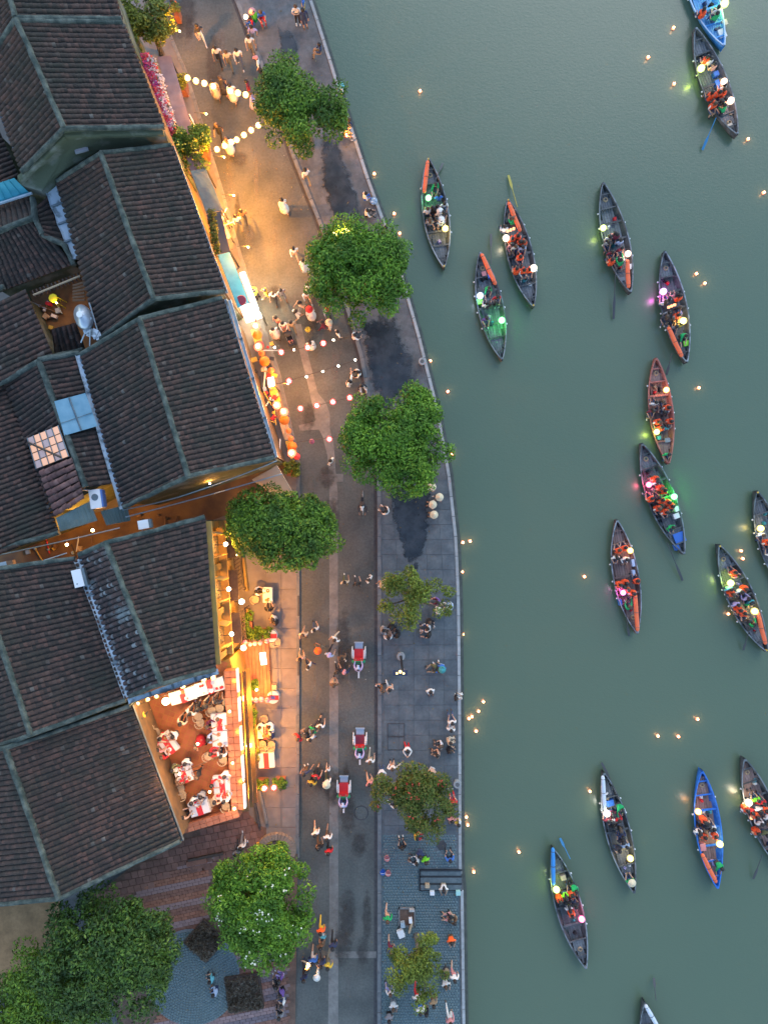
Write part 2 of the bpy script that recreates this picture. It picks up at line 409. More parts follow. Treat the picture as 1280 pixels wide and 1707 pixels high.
# puddles
def blob(poly, z, m, name, label, jit=5, sub=6, cat='puddle'):
    out = []
    for (a, b) in zip(poly, poly[1:] + poly[:1]):
        for k in range(sub):
            t = k / sub; out.append((a[0] + (b[0] - a[0]) * t + random.uniform(-jit, jit), a[1] + (b[1] - a[1]) * t + random.uniform(-jit, jit)))
    o = sheet(name, out, z, m); return o
PUD = ([(538, 235), (562, 240), (585, 300), (600, 350), (592, 395), (570, 390), (550, 350), (538, 300)],
             [(605, 540), (655, 530), (680, 590), (697, 650), (640, 690), (622, 640), (610, 590)],
             [(648, 812), (715, 812), (713, 880), (706, 915), (694, 946), (680, 938), (664, 890)],
             [(466, 50), (490, 60), (500, 100), (480, 110), (468, 90)])
def damp_mat(name, m, lo_=1.6, hi_=1.98, al_=.92):
    """the wet look fades out raggedly towards the rim of the patch"""
    n = m.node_tree.nodes; l = m.node_tree.links; out = n['Material Output']; pb = n['Principled BSDF']
    at = n.new('ShaderNodeAttribute'); at.attribute_name = 'wet'; nz = n.new('ShaderNodeTexNoise'); nz.inputs['Scale'].default_value = 2.2; nz.inputs['Detail'].default_value = 10; nz.inputs['Roughness'].default_value = .68
    g_ = n.new('ShaderNodeNewGeometry'); l.new(g_.outputs['Position'], nz.inputs['Vector'])
    ad = n.new('ShaderNodeMath'); ad.operation = 'MULTIPLY_ADD'; ad.inputs[1].default_value = 2.6; l.new(nz.outputs[0], ad.inputs[0]); l.new(at.outputs['Fac'], ad.inputs[2])
    mr = n.new('ShaderNodeMapRange'); mr.inputs[1].default_value = lo_; mr.inputs[2].default_value = hi_; l.new(ad.outputs[0], mr.inputs[0])
    sc_ = n.new('ShaderNodeMath'); sc_.operation = 'MULTIPLY'; sc_.inputs[1].default_value = al_; l.new(mr.outputs[0], sc_.inputs[0])
    tr = n.new('ShaderNodeBsdfTransparent'); mx = n.new('ShaderNodeMixShader'); l.new(sc_.outputs[0], mx.inputs[0]); l.new(tr.outputs[0], mx.inputs[1]); l.new(pb.outputs[0], mx.inputs[2]); l.new(mx.outputs[0], out.inputs[0])
    return m
M_damp = damp_mat('damp', M_wet)
M_stain = damp_mat('stain', mat('road_stain', (.05, .046, .042), .75, (.075, .07, .064), 1.5, grain=.3), 1.5, 2.5, .6)
M_pale = damp_mat('pale', mat('road_patch', (.17, .16, .145), .85, (.21, .2, .18), 2, grain=.3), 1.5, 2.6, .4)
def damp(poly, z, m, name, grow=1.22):
    cx = sum(p[0] for p in poly) / len(poly); cy = sum(p[1] for p in poly) / len(poly); out = []
    for (p, q) in zip(poly, poly[1:] + poly[:1]):
        for k in range(5): t = k / 5; out.append((p[0] + (q[0] - p[0]) * t, p[1] + (q[1] - p[1]) * t))
    def lim(u, v): return (min(max(u, lerp_line(CURB, v) + 7.5), lerp_line(QUAY, v) - 9), v) if m is M_wet else (u, v)
    V = []; W = []
    for s_, w in ((grow, 0.0), (.92, .55), (.62, 1.0)):
        for u, v in out: q = P(*lim(cx + (u - cx) * s_, cy + (v - cy) * s_)); V.append((q.x, q.y, z)); W.append(w)
    k = len(out); q = P(cx, cy); V.append((q.x, q.y, z)); W.append(1.0); F = []
    for r in (0, 1):
        for i in range(k): F.append((r * k + i, r * k + (i + 1) % k, (r + 1) * k + (i + 1) % k, (r + 1) * k + i))
    for i in range(k): F.append((2 * k + i, 2 * k + (i + 1) % k, 3 * k))
    me = bpy.data.meshes.new(name); me.from_pydata(V, [], F); me.materials.append(m)
    at = me.attributes.new('wet', 'FLOAT', 'POINT'); at.data.foreach_set('value', W)
    o = put(name, me); o['kind'] = 'structure'; return o
for i, poly in enumerate(PUD): damp(poly, PZ + .016 + i * .001, M_wet, 'wet_patch')
rs = random.Random(4)
for i in range(46):
    v = rs.uniform(-10, 1700); t = rs.uniform(.06, .94); u = lerp_line(LEFT, v) + (lerp_line(CURB, v) - lerp_line(LEFT, v)) * t; w, h = rs.uniform(4, 16), rs.uniform(10, 60)
    if u - w * 1.3 < lerp_line(LEFT, v) + 2 or u + w * 1.3 > lerp_line(CURB, v) - 6: continue
    damp([(u + w * math.cos(g), v + h * math.sin(g)) for g in [j * 2 * PI / 8 for j in range(8)]], .013 + i * .0004, M_stain if i % 3 else M_pale, 'road_stain', 1.3)
# ------------------------------------------------------------ roofs and houses
def slope_tiles(name, r0, r1, e1, e0, m, parent, pitch=.29, tl=.19, skip=None):
    """rows of half-round cover tiles running from ridge r0-r1 down to eave e0-e1"""
    r0, r1, e1, e0 = [np.array(a, float) for a in (r0, r1, e1, e0)]
    def pt(s, t):
        s = s[..., None]; t = t[..., None]
        return (r0 * (1 - s) + r1 * s) * (1 - t) + (e0 * (1 - s) + e1 * s) * t
    wid = (np.linalg.norm(r1 - r0) + np.linalg.norm(e1 - e0)) / 2; ln = (np.linalg.norm(e0 - r0) + np.linalg.norm(e1 - r1)) / 2
    nr = max(2, int(wid / pitch)); nt = max(2, int(ln / tl))
    nrm = np.cross(r1 - r0, e0 - r0); nrm /= np.linalg.norm(nrm)
    if nrm[2] < 0: nrm = -nrm
    I, J = np.meshgrid(np.arange(nr), np.arange(nt), indexing='ij'); I = I.ravel(); J = J.ravel()
    if skip is not None:
        c = pt((I + .5) / nr, (J + .5) / nt); keep = np.array([not skip(640 + x * S * H / (H - z), 853.5 - y * S * H / (H - z)) for x, y, z in c])
        I = I[keep]; J = J[keep]
    N = len(I); js = NP.normal(0, .035, N); jt = NP.normal(0, .06, N); jh = NP.normal(0, .008, N)
    wob = .12 * np.sin(I * .7 + J * .23) * .3
    sag = -.03 * np.sin(PI * (J + .5) / nt)
    fr = np.array([-.43, -.27, 0, .27, .43]); hh = np.array([.0, .075, .105, .075, .0])
    V = np.zeros((N, 10, 3))
    for q, (tt, lift) in enumerate(((0.0, .0), (1.12, .035))):
        for k in range(5):
            s_ = (I + .5 + fr[k] * (.9 if q == 0 else 1) + js + wob * .3) / nr; t_ = np.clip((J + tt + jt * (.5)) / nt, 0, 1.01)
            V[:, q * 5 + k] = pt(s_, t_) + nrm * (hh[k] + lift + jh + sag)[:, None]
    base = np.arange(N)[:, None] * 10
    quads = [np.concatenate([base + k, base + k + 1, base + k + 6, base + k + 5], 1) for k in range(4)]
    quads.append(np.concatenate([base + 5, base + 6, base + 8, base + 9], 1))
    me = np_mesh(name, V.reshape(-1, 3), np.concatenate(quads), m)
    o = put(name, me, parent); o['kind'] = 'stuff'; return o
def plank(name, q, th, m, parent):
    """flat slab with the four corners q on top"""
    q = [Vector(a) for a in q]; n = (q[1] - q[0]).cross(q[3] - q[0]).normalized()
    if n.z < 0: n = -n
    mb = MB(); a = mb.add([p - n * th for p in q]); b = mb.add(q); k = len(q)
    mb.face([a + i for i in range(k)]); mb.face([b + i for i in range(k)])
    for i in range(k): mb.face([a + i, a + (i + 1) % k, b + (i + 1) % k, b + i])
    me = mb.mesh(name, m); bm = bmesh.new(); bm.from_mesh(me); bmesh.ops.recalc_face_normals(bm, faces=bm.faces); bm.to_mesh(me); bm.free()
    return put(name, me, parent)
def beam(name, a, b, w, h, m, parent, n=14, jit=.012):
    """mortar capping with a rounded, slightly uneven back"""
    a = Vector(a); b = Vector(b); d = (b - a); x = Vector((d.y, -d.x, 0)).normalized(); z = Vector((0, 0, 1))
    n = max(4, int(d.length / .5))
    mb = MB(); prof = [(-.5, -.6), (-.5, .35), (-.32, .82), (0, 1), (.32, .82), (.5, .35), (.5, -.6)]; rings = []
    for i in range(n + 1):
        p = a + d * (i / n) + x * random.gauss(0, jit) + z * random.gauss(0, jit); ww = w * random.uniform(.9, 1.08)
        rings.append(mb.add([p + x * (px * ww) + z * (pz * h) for px, pz in prof]))
    for r, s in zip(rings, rings[1:]):
        for k in range(6): mb.face([r + k, r + k + 1, s + k + 1, s + k])
    mb.face([rings[0] + k for k in range(7)]); mb.face([rings[-1] + k for k in range(7)][::-1])
    return mb.build(name, m, parent)
def slope(parent, r0, r1, e0, e1, zr, ze, m=None, skip=None, pitch=.29, pan=None, zr1=None):
    A, B, C, D = P(*r0, zr), P(*r1, zr if zr1 is None else zr1), P(*e1, ze), P(*e0, ze)
    V = []; F = []; g = 8
    for off in (0, -.12):
        for i in range(g + 1):
            for j in range(g + 1): V.append(tuple(A.lerp(B, i / g).lerp(D.lerp(C, i / g), j / g) + Vector((0, 0, off - .03 * math.sin(PI * j / g)))))
    k = (g + 1) ** 2
    for i in range(g):
        for j in range(g): q = [i * (g + 1) + j, (i + 1) * (g + 1) + j, (i + 1) * (g + 1) + j + 1, i * (g + 1) + j + 1]; F.append(q); F.append([x + k for x in q[::-1]])
    for i in range(g):
        for (p_, q_) in ((i * (g + 1), (i + 1) * (g + 1)), (i * (g + 1) + g, (i + 1) * (g + 1) + g), (i, i + 1), (g * (g + 1) + i, g * (g + 1) + i + 1)): F.append([p_, q_, q_ + k, p_ + k])
    put('roof_deck', np_mesh('roof_deck', np.array(V), np.array(F), pan or M_pan_shade), parent)
    slope_tiles('roof_tile', A, B, C, D, m or M_tile, parent, pitch=pitch, skip=skip)
    return A, B, C, D
RING = {}
def gable_house(label, r0, r1, f0, f1, b0, b1, zr, zf, zb, mwall=M_moss, mf=None, mb_=None, verge=True, wz=0.0, skipf=None, skipb=None, wallfront=None, inset=.35):
    c = P(*r0, 0); root = empty('tiled_house', (0, 0, 0), 0, label, 'house')
    A, B = P(*r0, zr), P(*r1, zr); C, D = P(*f1, zf), P(*f0, zf); E, F = P(*b1, zb), P(*b0, zb)
    if f0: slope(root, r0, r1, f0, f1, zr, zf, mf, skipf)
    slope(root, r0, r1, b0, b1, zr, zb, mb_, skipb)
    # walls: gable prism pulled in from the eaves
    cen = (A + B + C + D + E + F) / 6
    def inn(p, dz):
        d = Vector((cen.x - p.x, cen.y - p.y, 0)); d = d.normalized() * inset
        return Vector((p.x + d.x, p.y + d.y, p.z - dz))
    ring0 = [inn(D, .25), inn(A, .3), inn(F, .25)]; ring1 = [inn(C, .25), inn(B, .3), inn(E, .25)]
    for nm, q in (('gable_wall', [ring0[0], ring0[1], ring0[2], Vector((ring0[2].x, ring0[2].y, wz)), Vector((ring0[0].x, ring0[0].y, wz))]),
                  ('gable_wall', [ring1[0], ring1[1], ring1[2], Vector((ring1[2].x, ring1[2].y, wz)), Vector((ring1[0].x, ring1[0].y, wz))]),
                  ('front_wall', [ring0[0], ring1[0], Vector((ring1[0].x, ring1[0].y, wz)), Vector((ring0[0].x, ring0[0].y, wz))]),
                  ('rear_wall', [ring0[2], ring1[2], Vector((ring1[2].x, ring1[2].y, wz)), Vector((ring0[2].x, ring0[2].y, wz))])):
        mb = MB(); k = mb.add(q); mb.face(list(range(k, k + len(q))))
        o = mb.build(nm, (wallfront or mwall) if nm == 'front_wall' else mwall, root)
        md = o.modifiers.new('thick', 'SOLIDIFY'); md.thickness = .22; md.offset = 0
    RING[root.name] = (ring0, ring1)
    up = Vector((0, 0, .12))
    beam('ridge_cap', A + up, B + up, .27, .2, M_ridge, root)
    if verge:
        for a, b in ((A, D), (A, F), (B, C), (B, E)): beam('verge_cap', a + up * .8, b + up * .8, .25, .16, M_ridge, root)
    return root, (A, B, C, D, E, F)

h1, g1 = gable_house('large dark tiled house in the top left corner above the mossy gable', (30, 36), (109, 216), (207, 40), (275, 213), (-25, 112), (38, 288), 9.6, 7.6, 7.4, wallfront=mat('shop_front_brown', (.16, .1, .055), .85, (.1, .065, .04), 2))
h1b, _ = gable_house('dark tiled roof cut by the top edge of the photo', (2, -60), (29, 32), (178, -60), (205, 34), (-90, -30), (-22, 108), 9.6, 7.6, 7.4)
# mossy raised party wall with sloping top below house 1
mw = empty('party_wall', (0, 0, 0), 0, 'mossy stepped party wall with whitish stains below the top left roof', 'wall')
W1 = [P(108, 224, 8.6), P(275, 219, 7.2), P(281, 238, 6.4), P(165, 250, 6.9), P(92, 292, 6.7), P(70, 318, 6.4), P(30, 306, 6.6), P(30, 293, 7.0)]
mb = MB()
top = mb.add(W1); bot = mb.add([Vector((p.x, p.y, 0)) for p in W1]); ce = mb.add([P(110, 255, 7.4)])
for i in range(8):
    j = (i + 1) % 8; mb.face([top + i, top + j, ce]); mb.face([bot + i, bot + j, top + j, top + i])
o = mb.build('wall_body', M_moss, mw)
beam('coping', P(109, 224, 8.8), P(273, 219, 7.4), .45, .2, M_moss, mw); beam('coping', P(108, 226, 8.8), P(34, 300, 6.9), .45, .2, M_moss, mw)
h2, _ = gable_house('long dark tiled house between the mossy party wall and the second ridge', (170, 257), (258, 499), (287, 243), (376, 486), (96, 303), (168, 566), 8.4, 6.4, 6.2, wallfront=mat('shop_front_brown', (.16, .1, .055), .85, (.1, .065, .04), 2))
h4, g4 = gable_house('broad tiled house behind the lantern shops with a pale front gutter', (234, 532), (315, 794), (372, 497), (458, 763), (136, 592), (207, 846), 8.4, 6.4, 6.2, wallfront=mat('shop_front_brown', (.16, .1, .055), .85, (.1, .065, .04), 2))
h7, g7 = gable_house('tiled house with the yellow lit facade over the pavement', (178, 905), (271, 1139), (342, 862), (360, 1115), (133, 925), (217, 1160), 8.6, 7.0, 6.8, mb_=M_tilel, wallfront=M_yell)
h8, _ = gable_house('dark tiled house at the left edge with a gutter box at its corner', (-37, 952), (54, 1224), (127, 930), (211, 1166), (-130, 985), (-60, 1262), 8.8, 6.8, 6.8)
h9, g9 = gable_house('dark tiled house at lower left beside the lit roof terrace', (12, 1246), (100, 1496), (219, 1176), (302, 1401), (-110, 1265), (-60, 1512), 8.6, 6.6, 6.6, wallfront=mat('ochre_wall', (.17, .09, .035), .85, (.1, .06, .03), 2), inset=.15)
# west roofs
def lean_roof(label, slopes, walls=None, zw=5.6, caps=(), mwall=M_moss):
    root = empty('tiled_house', (0, 0, 0), 0, label, 'house')
    for s in slopes: slope(root, *s[:4], s[4], s[5], **(s[6] if len(s) > 6 else {}))
    if walls:
        me = MB(); me.prism([P(a, b, zw) for a, b in walls], 0, zw); me.build('wall', mwall, root)
    for a, b in caps: beam('ridge_cap', P(*a), P(*b), .3, .2, M_ridge, root)
    return root
lean_roof('small tiled roof at the left edge below the blue gutter', [((-70, 205), (-60, 335), (-12, 192), (32, 296), 6.6, 5.8)], [(-60, 215), (-20, 205), (22, 290), (-60, 320)], 5.5)
lean_roof('crooked tiled roof with a curved hip above the open courtyard',
    [((-40, 402), (60, 364), (-15, 492), (122, 440), 6.4, 5.2), ((-40, 398), (60, 360), (-40, 356), (48, 326), 6.4, 5.6, dict(pitch=.3)), ((60, 345), (74, 394), (86, 320), (113, 410), 6.3, 5.5)],
    [(-30, 370), (60, 340), (112, 432), (-10, 478)], 5.1,
    [((-40, 400, 6.55), (58, 362, 6.55)), ((55, 330, 6.3), (58, 362, 6.55)), ((58, 362, 6.55), (72, 392, 6.2)), ((72, 392, 6.2), (108, 408, 5.8)), ((108, 408, 5.8), (124, 442, 5.4)), ((-10, 486, 5.3), (8, 478, 5.4))])
lean_roof('very dark tiled roof at the left edge beside the open courtyard', [((-80, 540), (-50, 660), (42, 482), (90, 596), 7.0, 5.6)], [(-70, 550), (32, 490), (76, 588), (-40, 650)], 5.4,
    [((-20, 648, 6.4), (88, 597, 5.8))])
lean_roof('short tiled canopy with dark ribs inside the courtyard', [((86, 549), (126, 538), (92, 594), (142, 582), 5.2, 4.4, dict(pitch=.3))], None, 4, [((84, 596, 4.6), (140, 583, 4.6))])
def in_quad(q):
    def f(u, v):
        c = 0
        for (x0, y0), (x1, y1) in zip(q, q[1:] + q[:1]):
            if (y0 > v) != (y1 > v) and u < (x1 - x0) * (v - y0) / (y1 - y0) + x0: c ^= 1
        return bool(c)
    return f
SKQ = [(47, 730), (98, 709), (116, 761), (62, 782)]; TPQ = [(91, 669), (143, 655), (163, 710), (108, 726)]
hm = lean_roof('narrow tiled house holding the glazed rooflight and the blue tarpaulin',
    [((66, 604), (142, 812), (9, 637), (92, 862), 6.6, 5.6, dict(skip=in_quad(SKQ))), ((68, 602), (144, 812), (133, 590), (192, 806), 6.6, 5.9, dict(skip=in_quad(TPQ)))],
    [(14, 640), (66, 612), (130, 596), (185, 800), (100, 850)], 5.3, [((66, 603, 6.75), (143, 812, 6.75)), ((66, 602, 6.7), (10, 636, 5.8)), ((66, 600, 6.7), (134, 588, 6.0))])
lean_roof('wide dark tiled roof on the left edge above the lit alley', [((-70, 665), (-40, 940), (8, 641), (98, 886), 7.0, 5.5)], [(-60, 670), (2, 650), (86, 876), (-40, 925)], 5.2, [((-40, 926, 6.6), (100, 888, 5.7))])
slope_tiles('red_tile', P(66, 784, 6.35), P(93, 862, 6.35), P(142, 832, 6.95), P(120, 762, 6.95), M_tile2, hm, pitch=.36, tl=.3)
# sheets, tarpaulin, rooflight
def sheet_thing(name, label, cat, q, m, th=.04, ribs=0, ribm=None, zs=None):
    zs = zs or [6] * 4
    p = [P(*a, z) for a, z in zip(q, zs)]; c = sum(p, Vector()) / 4
    root = empty(name, c, 0, label, cat)
    qq = [a - c for a in p]; plank('sheet', qq, th, m, root)
    for i in range(1, ribs):
        a = qq[0].lerp(qq[1], i / ribs); b = qq[3].lerp(qq[2], i / ribs); me = MB(); me.tube([a + Vector((0, 0, .03)), b + Vector((0, 0, .03))], .03, 4); me.build('rib', ribm or m, root)
    return root, qq
t, qq = sheet_thing('tarpaulin', 'pale blue tarpaulin stretched over a gap in the narrow roof', 'tarpaulin', TPQ, M_tarp, zs=[6.95, 6.5, 6.4, 6.95])
me = MB(); me.tube([qq[0].lerp(qq[1], .48) + Vector((0, 0, .06)), qq[3].lerp(qq[2], .52) + Vector((0, 0, .05))], .05, 4); me.build('seam_batten', M_blued, t)
me = MB(); me.tube([qq[0].lerp(qq[3], .65) + Vector((0, 0, .06)), qq[1].lerp(qq[2], .6) + Vector((0, 0, .05))], .02, 4); me.build('cord', M_blued, t)
t, qq = sheet_thing('rooflight', 'lit glazed rooflight of square panes with a dark diagonal bar', 'rooflight', SKQ, M_dwood, zs=[6.1, 6.95, 6.95, 6.1])
up = Vector((0, 0, .05)); nx, ny = 5, 4
def bil(q, s, t_): return q[0].lerp(q[1], s).lerp(q[3].lerp(q[2], s), t_)
for i in range(nx):
    for j in range(ny):
        c4 = [bil(qq, (i + a) / nx, (j + b) / ny) + up for a, b in ((.06, .06), (.94, .06), (.94, .94), (.06, .94))]
        plank('pane', c4, .02, M_glassy if (i + j) % 3 else mat('dull_pane', (.2, .23, .28), .3, emit=(1, .6, .4), es=.04), t)
for i in range(nx + 1): me = MB(); me.tube([bil(qq, i / nx, 0) + up * 1.6, bil(qq, i / nx, 1) + up * 1.6], .035, 4); me.build('glazing_bar', M_blued, t)
me = MB(); me.tube([bil(qq, 0, .15) + up * 3, bil(qq, .8, .95) + up * 3], .06, 4); me.build('diagonal_bar', M_dwood, t)
sheet_thing('corrugated_sheet', 'pale green corrugated sheet with fallen leaves beside the alley lamp', 'roof sheet', [(94, 864), (150, 836), (163, 868), (101, 886)], mat('pale_green_sheet', (.2, .28, .26), .6, (.26, .34, .31), 2), ribs=10, zs=[5.9, 5.8, 5.3, 5.4])
sheet_thing('corrugated_sheet', 'grey green corrugated sheet between the water heater and the pale gutter', 'roof sheet', [(168, 852), (212, 842), (218, 868), (178, 876)], mat('grey_green_sheet', (.11, .17, .17), .6), ribs=8, zs=[5.6, 5.6, 5.2, 5.2])
sheet_thing('metal_roof', 'bright teal painted sheet roof at the left edge', 'roof sheet', [(-40, 318), (24, 297), (50, 322), (-40, 358)], M_teal, ribs=7, zs=[6.7, 6.9, 6.1, 5.9])
me = MB(); me.tube([P(-40, 352, 6.1), P(54, 322, 6.2)], .09, 6); tag(me.build('gutter_pipe', M_blue), 'pale gutter edging the teal sheet roof', 'gutter')
# white leaking gutter strips
def gutter(label, a, b, z0, z1, w, m, cracked=True):
    A, B = P(*a, z0), P(*b, z1); d = (B - A); x = Vector((d.y, -d.x, 0)).normalized() * w / 2; n = 8
    root = empty('valley_gutter', A, 0, label, 'gutter'); mb = MB(); rs = []
    for i in range(n + 1):
        p = d * (i / n); k = random.uniform(.85, 1.12)
        rs.append(mb.add([p - x * k + Vector((0, 0, .12)), p - x * .8 * k, p + x * .8 * k, p + x * k + Vector((0, 0, .12)), p + x * k - Vector((0, 0, .08)), p - x * k - Vector((0, 0, .08))]))
    for r, s in zip(rs, rs[1:]):
        for k in range(6): mb.face([r + k, r + (k + 1) % 6, s + (k + 1) % 6, s + k])
    mb.build('channel', m, root)
    for i in range(1, 4):
        me = MB(); p = d * (i / 4); me.box((p.x, p.y, p.z + .06), (w * 1.05, .1, .1), rz=math.atan2(d.y, d.x) + PI / 2); me.build('strap', M_blued, root)
    return root
M_gut = mat('bleached_gutter', (.42, .5, .56), .6, (.16, .2, .22), 2.2, thr=(.5, .62), detail=8)
gutter('broad bleached gutter strip above the open courtyard', (85, 312), (130, 430), 5.9, 5.6, .75, M_gut)
gutter('thin bleached gutter at the left edge of the top roof', (0, 178), (36, 270), 7.3, 7.3, .28, M_gut)
gutter('long pale valley gutter between the rooflight house and the broad house', (130, 588), (205, 848), 6.1, 6.1, .3, M_gut)
gutter('pale valley gutter running down to the terrace corner', (131, 932), (214, 1162), 6.85, 6.85, .42, M_gut)
gutter('pale blue gutter along the front of the broad house', (372, 500), (450, 762), 6.35, 6.35, .42, M_gut)
gutter('outer front gutter of the broad house over the shops', (383, 500), (461, 762), 5.9, 5.9, .2, M_blue)
gutter('white flashing above the long terrace table', (214, 1169), (364, 1119), 6.9, 6.9, .3, M_gut)
gutter('pale eaves gutter beside the yellow flowering bush', (289, 244), (379, 488), 6.3, 6.3, .12, M_blue)
gutter('dark eaves gutter of the lower left roof', (221, 1176), (305, 1401), 6.45, 6.45, .14, M_blued)
def house_box(name, label, cat, u, v, z, dims, rz, m, extra=None):
    o = empty(name, P(u, v, z), rz, label, cat); me = MB(); me.box((0, 0, dims[2] / 2), dims); me.build('casing', m, o)
    if extra: extra(o, dims)
    return o
def heater_x(o, d):
    me = MB(); me.lathe((0, .1, d[2]), [(.2, 0), (.2, .02), (.16, .03)], 14); me.build('fan_ring', M_blued, o)
    me = MB(); me.box((d[0] / 2 + .05, 0, .3), (.1, d[1] * .9, .5)); me.build('side_panel', mat('cobalt', (.08, .16, .4), .5), o)
    me = MB(); me.tube([(-.3, d[1] / 2, .4), (-.9, d[1] / 2 + .15, .5)], .05, 6); me.build('pipe', M_blue, o)
house_box('air_conditioner', 'white and blue air conditioner box beside the alley roof sheets', 'air conditioner', 166, 832, 5.6, (.65, 1.1, .6), R(8), M_white, heater_x)
def gb(o, d):
    me = MB(); me.box((.32, 0, .2), (.25, d[1], .3)); me.build('side_hood', M_blued, o)
    me = MB(); me.lathe((-.1, -.3, d[2]), [(.04, 0), (.03, .03)], 8); me.build('cap', M_blued, o)
house_box('rain_box', 'white rainwater box at the head of the valley gutter', 'rain box', 135, 963, 6.95, (.55, 1.0, .4), R(14), M_white, gb)
house_box('rain_box', 'small white plastic box on the roof edge beside the alley', 'box', 243, 874, 6.6, (.6, .5, .4), R(10), M_white, gb)
d_ = empty('roof_duct', P(8, 943, 6.2), R(13), 'pale duct with a wooden end at the left edge of the alley', 'duct')
me = MB(); me.box((-.3, 0, .15), (1.2, .42, .3)); me.build('duct', M_blue, d_); me = MB(); me.box((.5, 0, .15), (.36, .4, .34)); me.build('wooden_end', M_wood, d_)
house_box('roof_hatch', 'small pale hatch lying on the mossy party wall', 'hatch', 136, 246, 7.35, (.75, .6, .1), R(15), mat('pinkish_panel', (.4, .42, .46), .6), lambda o, d: (lambda m_: (m_.box((0, 0, .11), (.6, .45, .03)), m_.build('lid', mat('lid_pink', (.42, .38, .42), .5), o)))(MB()))
# water tank on the courtyard roof
wt = empty('water_tank', P(146, 540, 6.3), R(17), 'stainless water tank wrapped in grey plastic beside the courtyard', 'water tank')
me = MB(); me.sm = True; me.lathe((0, .3, .0), [(.3, 0), (.48, .05), (.5, .35), (.44, .55), (.2, .66), (.16, .74), (.1, .76)], 18, sy=1.55); me.build('drum', M_steel, wt)
me = MB(); me.lathe((0, .35, .76), [(.19, -.02), (.19, .05), (.15, .07)], 14); me.build('lid', M_white, wt)
for i in range(5):
    me = MB(); me.box((random.uniform(-.2, .5), -.9 + i * .1, .1 + i * .04), (random.uniform(.3, .6), random.uniform(.2, .4), .12), rz=random.uniform(0, 3)); me.build('crumpled_sheet', M_gut, wt)
for a, b in (((-.6, -1.0, .2), (.5, .1, .5)), ((-.2, -1.3, .1), (.2, -.5, .4)), ((.45, -1.2, 0), (.5, 1.1, .1))):
    me = MB(); me.tube([a, b], .035, 5); me.build('pipe', M_blue, wt)
# courtyard
sheet('courtyard_floor', [(30, 470), (140, 430), (165, 570), (80, 600)], 3.0, mat('courtyard_brown', (.22, .13, .05), .8, (.1, .06, .03), 1.5), zz=4.2)
court = empty('courtyard_frame', (0, 0, 0), 0, 'weathered timber rafters and pale pole round the open lit courtyard', 'courtyard')
for i in range(13):
    me = MB(); a = P(54 + i * 6.3, 484 - i * 2.4, 5.15); b = P(60 + i * 6.3, 496 - i * 2.4, 5.0); me.tube([a, b], .055, 4); me.build('rafter', M_dwood, court)
for i in range(6):
    me = MB(); a = P(122, 476 + i * 5, 5.15); b = P(142, 470 + i * 6, 5.3); me.tube([a, b], .06, 4); me.build('rafter', M_wood, court)
me = MB(); me.tube([P(56, 492, 5.2), P(134, 460, 5.2)], .06, 5); me.build('pole', M_rattan, court)
yt = empty('plastic_stool', P(106, 508, 3.1), 0, 'bright yellow plastic stool in the courtyard', 'stool')
MY = mat('bright_yellow_plastic', (.75, .75, .02), .5)
me = MB(); me.lathe((0, 0, 0), [(.26, 1.3), (.28, 1.36), (.26, 1.4)], 8); me.build('seat', MY, yt)
for k in range(4):
    a = k * PI / 2 + .6; me = MB(); me.tube([(.2 * math.cos(a), .2 * math.sin(a), 1.32), (.27 * math.cos(a), .27 * math.sin(a), 0)], .03, 4); me.build('leg', MY, yt)
def clutter(u, v, z, n, spread, seed, label, cols):
    rd = random.Random(seed)
    for i in range(n):
        q = P(u + rd.gauss(0, spread[0]), v + rd.gauss(0, spread[1]), z); o = None; k = rd.random(); me = MB()
        if k < .4: me.box((0, 0, .15), (rd.uniform(.15, .4), rd.uniform(.12, .32), rd.uniform(.1, .22)), rz=rd.uniform(0, 3), taper=.9); nm = 'crate'
        elif k < .75: me.lathe((0, 0, 0), [(.05, 0), (.09, .08), (.08, .18), (.05, .2)], 10); nm = 'jar'
        else: me.tube([(-.5, 0, .1), (.5, rd.uniform(-.3, .3), .2)], .04, 5); nm = 'pipe'
        o = me.build(nm, rd.choice(cols)); o.location = q; o.rotation_euler[2] = rd.uniform(0, 6)
        cn = [k_ for k_, m_ in NAMC if m_ is o.data.materials[0]][0]; later(o, cn + ' ' + nm + ' lying', nm, u, v, 'odds and ends on the ' + label, [(u - 3, v + 200, 'the ' + label)]) if False else later(o, 'small ' + cn + ' ' + nm + ' on the ' + label, nm, 640 + q.x * S, 853.5 - q.y * S, 'odds and ends on the ' + label, [(u, v, 'its middle')])
NAMC = [('straw', M_rattan), ('blue', M_blue), ('brown', M_wood), ('red', M_red), ('white', M_white), ('dark', M_dwood), ('gold', M_gold), ('black', M_black)]
CL = [M_rattan, M_blue, M_wood, M_red, M_white, M_dwood, M_gold]
clutter(86, 522, 3.1, 18, (16, 20), 3, 'courtyard floor', CL)
clutter(90, 912, .1, 16, (40, 6), 4, 'narrow alley', CL)
clutter(250, 868, .1, 10, (30, 5), 6, 'dark alley bend', [M_dwood, M_wood, M_black])
sheet('alley_floor', [(-100, 905), (60, 880), (200, 845), (330, 815), (470, 775), (500, 790), (400, 850), (200, 925), (-100, 1000)], .12, mat('alley_floor', (.2, .12, .05), .8, (.1, .06, .04), .8))
lamp_n = [0]
def bulb(u, v, z, power, label, cat='lamp', r=.09, col=WARM, glow=None):
    o = empty('wall_lamp', P(u, v, z), 0, label, cat)
    me = MB(); me.sm = True; me.ball((0, 0, 0), r, 10, 6); me.build('bulb', glow or E_glow, o)
    me = MB(); me.lathe((0, 0, -.02), [(r * .5, -r * 1.6), (r * .6, -r * .9)], 8); me.build('socket', M_black, o)
    plight('lamp_light', (0, 0, r + .12), power, col, .1, o)
    return o
